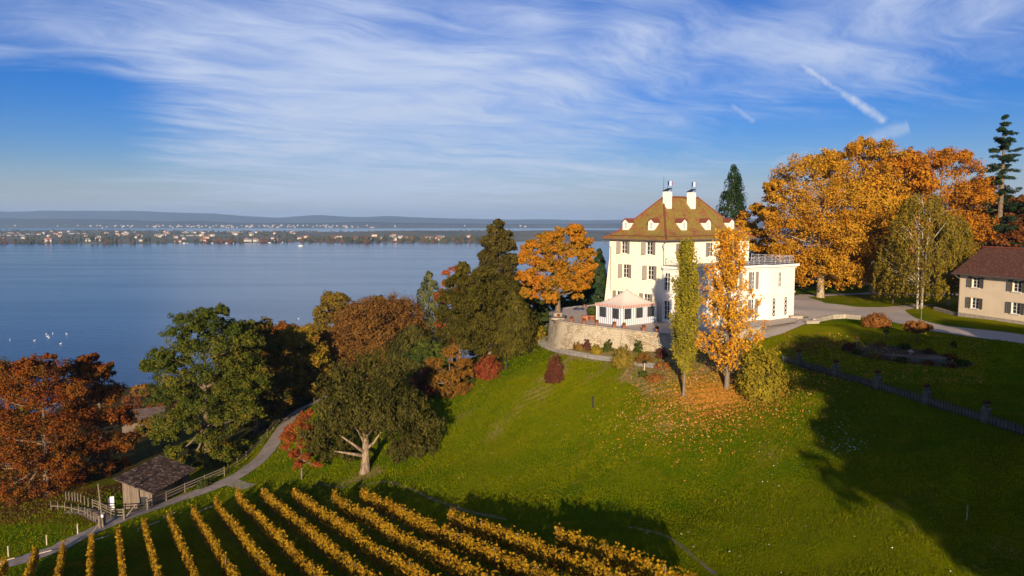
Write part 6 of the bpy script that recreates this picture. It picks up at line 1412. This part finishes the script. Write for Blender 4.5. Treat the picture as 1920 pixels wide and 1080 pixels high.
def boat_mesh(Ln):
    b = MB(); w = Ln * .16; st_ = [(-.5, .8, .0), (-.2, 1, .0), (.15, .95, .02), (.38, .55, .06), (.5, .05, .12)]; V = []
    for s, k, up in st_: V += [(s * Ln, -w * k, Ln * (.10 + up)), (s * Ln, -w * k * .6, -.1), (s * Ln, w * k * .6, -.1), (s * Ln, w * k, Ln * (.10 + up))]
    F = [(i * 4 + j, (i + 1) * 4 + j, (i + 1) * 4 + j + 1, i * 4 + j + 1) for i in range(4) for j in range(3)] + [(0, 1, 2, 3)] + [(i * 4 + 3, (i + 1) * 4 + 3, (i + 1) * 4, i * 4) for i in range(4)]
    b.add(V, F); b.box(-Ln * .18, Ln * .14, -w * .6, w * .6, Ln * .1, Ln * .26); return b.mesh('motor_boat', M['boat'])
p = at_z(563, 461.5, 0); tag(link('motor_boat', boat_mesh(13), None, (p[0], p[1], 0), .15), 'white motor boat alone on the lake off the far shore', 'boat')
BM = boat_mesh(9)
for i, px in enumerate((345, 352, 398, 425, 438, 505, 530)):
    x = ray(px, 455)[0] * 2420; y = shore(x) - 12; x = ray(px, 455)[0] * y; tag(link('moored_boat', BM, None, (x, y, 0), i * 1.3), 'small white boat moored along the far shore', 'boat', 'boats moored along the far shore')
def house_mesh(w, d, h, wall, roof):
    m = MB(); m.box(-w / 2, w / 2, -d / 2, d / 2, -2, h, 0); rh = d * .38; e = .5
    m.poly([(-w / 2, -d / 2, h), (-w / 2, 0, h + rh), (-w / 2, d / 2, h)][::-1], 0); m.poly([(w / 2, -d / 2, h), (w / 2, 0, h + rh), (w / 2, d / 2, h)], 0)
    k = rh / (d / 2)
    for s in (-1, 1): m.poly([(-w / 2 - e, s * (d / 2 + e), h - e * k + .1), (w / 2 + e, s * (d / 2 + e), h - e * k + .1), (w / 2 + e, 0, h + rh + .1), (-w / 2 - e, 0, h + rh + .1)][::-s], 1)
    return m
_hm = {}
def far_house(px, Y, w, d, h, wall, roof, rz, label, group, big=False, z=None):
    x = ray(px, 450)[0] * Y; z = island_h(x, Y) if z is None else z
    m = house_mesh(w, d, h, wall, roof)
    if big:
        o = empty('lake_villa', (x, Y, z), rz, label, 'house', group)
        for nm, idx, mt in (('wall', 0, wall), ('roof', 1, roof)):
            q = MB()
            for f, mi in zip(m.f, m.m):
                if mi == idx: q.poly([m.v[j] for j in f])
            q.build(nm, M[mt], o)
        g = MB()
        for zz in range(int(h // 3)):
            for i in range(int(w // 3)): xx = -w / 2 + 1.5 + i * 3; g.box(xx - .6, xx + .6, -d / 2 - .05, -d / 2 - .01, .8 + zz * 3, 2.3 + zz * 3)
        for zz in range(int(h // 3)): pass
        wn = g.build('windows', M['glass'], o)
    else:
        k = (w, d, h, wall, roof)
        if k not in _hm: _hm[k] = m.mesh('far_house', [M[wall], M[roof]])
        tag(link('far_house', _hm[k], None, (x, Y, z), rz), label, 'house', group)
rg = np.random.default_rng(71)
VIL = [(92, 2400, 26, 14, 9, 'far_wall', 'far_roof', 'largest white lakeside villa with a gabled middle, on the far shore'), (168, 2440, 22, 11, 6, 'far_wall', 'far_roof2', 'white house right of the largest far villa, close to the shore'), (186, 2470, 10, 9, 7, 'far_wall', 'far_roof', 'small tall white house beside the white far house'), (265, 2450, 11, 8, 5, 'far_wall', 'far_roof2', 'white boathouse by the far water edge, right of the grey villas'),
       (335, 2440, 24, 10, 4, 'far_wall', 'far_roof', 'long low white house at the far landing'), (382, 2470, 22, 12, 6, 'far_wall2', 'far_roof', 'red roofed house with buff walls on the far shore'), (465, 2480, 26, 10, 5, 'far_wall', 'far_roof2', 'long white house on the far shore left of the rust trees'), (518, 2490, 14, 10, 8, 'far_wall', 'far_roof', 'white house near the far landing stage'),
       (745, 2700, 40, 11, 8, 'far_wall', 'far_roof2', 'long white row building right of the far vineyard'), (762, 2640, 14, 10, 8, 'far_wall', 'far_roof', 'white house in front of the long far row building'), (801, 2660, 20, 10, 7, 'far_wall', 'far_roof', 'white house by the rust trees at the right of the far shore'), (822, 2550, 12, 9, 6, 'far_wall', 'far_roof', 'pointed white house near the far water, right end'),
       (300, 2900, 36, 12, 8, 'far_wall', 'far_roof2', 'long white house up on the island fields'), (668, 2620, 14, 10, 8, 'far_wall', 'far_roof', 'white house below the far dark vineyard')]
for px, Y, w, d, h, wa, ro, lab in VIL: far_house(px, Y, w, d, h, wa, ro, rg.uniform(-.2, .2), lab, 'villas along the far shore', True)
for i in range(80):
    px = rg.uniform(-20, 905); Y = rg.uniform(2480, 4200) if px < 560 else rg.uniform(2520, 2900)
    far_house(px, Y, float(rg.choice([10, 12, 15, 20])), float(rg.choice([8, 10])), float(rg.choice([5, 6.5, 8])), rg.choice(['far_wall', 'far_wall', 'far_wall2']), rg.choice(['far_roof', 'far_roof', 'far_roof2']), rg.uniform(-.7, .7), 'small house among trees on the far island', 'houses on the far island')
for i in range(12):   # long greenhouses on the island
    px = rg.choice([8, 25, 60, 140, 255, 350, 375, 60, 440]) + rg.uniform(-9, 9); Y = rg.uniform(3000, 4300); x = ray(px, 440)[0] * Y
    g = MB(); n = 8; ln = rg.uniform(60, 120); pr = [(math.cos(math.pi * k / n) * 8, 3 + math.sin(math.pi * k / n) * 3) for k in range(n + 1)]
    for a, b in zip(pr, pr[1:]): g.poly([(-ln / 2, a[0], a[1]), (ln / 2, a[0], a[1]), (ln / 2, b[0], b[1]), (-ln / 2, b[0], b[1])][::-1])
    for s in (-1, 1): g.poly([(s * ln / 2, a, b) for a, b in pr][::s]); g.poly([(-ln / 2, s * 8, -1), (ln / 2, s * 8, -1), (ln / 2, s * 8, 3), (-ln / 2, s * 8, 3)][::-s])
    tag(g.build('greenhouse', M['far_roof2'], None, (x, Y, island_h(x, Y)), rg.uniform(-.3, .3)), 'long pale greenhouse on the far island fields', 'greenhouse', 'greenhouses on the far island')
for i in range(150):  # the town on the second shore
    px = float(np.clip(rg.normal(430, 150), -10, 900)) if i < 120 else rg.uniform(-20, 1000); Y = rg.uniform(6900, 7900); x = ray(px, 430)[0] * Y
    far_house(px, Y, float(rg.choice([10, 12, 16])), 10.0, float(rg.choice([6, 7, 9])), 'far_wall', rg.choice(['far_roof', 'far_roof2']), rg.uniform(-.5, .5), 'tiny pale house in the distant town', 'houses of the distant town', z=far_h(x, Y))
def far_tree_mesh(k, leaf, H, Rd, prof):
    r_ = np.random.default_rng(800 + k); P, N, ti, LC, lr = crown_points(r_, 0.2, H, Rd, prof, 22, 7, 7); P[:, 2] = np.maximum(P[:, 2], 0)
    return leaves_mesh('far_tree', P, N, H * .075, ti, L[leaf], r_, .9)
FT = [far_tree_mesh(i, lf, H, r_, pr) for i, (lf, H, r_, pr) in enumerate([('far_green', 15, 6, 'dome'), ('far_rust', 14, 6, 'dome'), ('far_olive', 13, 6.5, 'dome'), ('far_green', 19, 5, 'egg'), ('far_rust', 20, 4.5, 'flame'), ('far_olive', 17, 6, 'round'), ('far_green', 21, 4, 'cone')])]
NAMES = ['dark green tree', 'rust coloured tree', 'olive tree', 'tall dark green tree', 'tall narrow rust tree', 'round olive tree', 'dark pointed conifer']
def far_tree(px, Y, k, sc):
    x = ray(px, 450)[0] * Y; o = link('far_tree', FT[k], None, (x, Y, island_h(x, Y) - .5), random.uniform(0, 6.28)); o.scale = (sc * random.uniform(.9, 1.25), sc * random.uniform(.9, 1.25), sc)
    tag(o, NAMES[k] + ' along the far island shore', 'tree', 'far island ' + NAMES[k] + 's')
for i in range(215):
    px = rg.uniform(-15, 915) if i < 150 else rg.uniform(560, 915); x = ray(px, 450)[0] * 2450; Y = shore(x) + abs(rg.normal(0, 60)) + 12
    far_tree(px, Y, int(rg.choice([0, 1, 2, 3, 4, 5, 6], p=[.26, .2, .2, .12, .07, .1, .05])), rg.uniform(.6, 1.0))
for px in (415, 432, 432, 494, 490, 686, 690, 1040 * .6): far_tree(px, shore(ray(px, 450)[0] * 2450) + 20, 4 if px > 500 else 1, 1.15)
def far_wood():
    P_, N_, T_ = [], [], []
    r_ = np.random.default_rng(91)
    for i in range(900):
        px = r_.uniform(-30, 940); Y = r_.uniform(2560, 4900) if px < 570 else r_.choice([r_.uniform(2540, 2720), r_.uniform(3600, 4800)]); x = ray(px, 450)[0] * Y; h = r_.uniform(6, 14); z = island_h(x, Y); n = 55
        q = unit(n, r_); P_.append(q * np.array([h * .5, h * .5, h * .5]) * r_.uniform(.6, 1, (n, 1)) + np.array([x, Y, z + h * .5])); N_.append(q + r_.normal(size=(n, 3)) * .4); T_.append(np.clip(r_.uniform(0, 1) * .8 + r_.normal(0, .1, n), 0, 1))
    tag(link('far_woodland', leaves_mesh('far_woodland', np.concatenate(P_), np.concatenate(N_), 1.5, np.concatenate(T_), L['far_mix'], r_, .9)), 'wooded belt on the far island between the houses', 'woodland', kind='stuff')
LM('far_mix', (.04, .05, .018), (.07, .075, .022), (.12, .10, .025), (.06, .07, .02), (.18, .08, .025), trans=.1)
far_wood()
# a shore path house hidden in the trees, left
p = at_y(268, 790, 235); z = gz(p[0], p[1]); o = empty('shore_house', (p[0], p[1], z), .5, 'small dark plank house half hidden in the trees near the lake', 'house'); m = house_mesh(12, 8, 3.5, 0, 0)
for nm, idx, mt in (('wall', 0, 'planks'), ('roof', 1, 'barn_tiles')):
    q = MB()
    for f, mi in zip(m.f, m.m):
        if mi == idx: q.poly([m.v[j] for j in f])
    q.build(nm, M[mt], o)

# ------------------------------------------------------------------ the air
def haze():
    m = bpy.data.materials.new('autumn_haze'); m.use_nodes = True; t = NT(m.node_tree); t.n.clear(); out = t.new('ShaderNodeOutputMaterial')
    v = t.new('ShaderNodeVolumePrincipled'); v.inputs['Color'].default_value = (.36, .60, 1.0, 1); v.inputs['Density'].default_value = HAZE; t.l.new(v.outputs[0], out.inputs['Volume'])
    b = MB(); b.box(-15900, 15900, -3400, 16500, -13, 260)
    tag(b.build('haze', m), kind='stuff')
HAZE = 6.0e-5
haze()
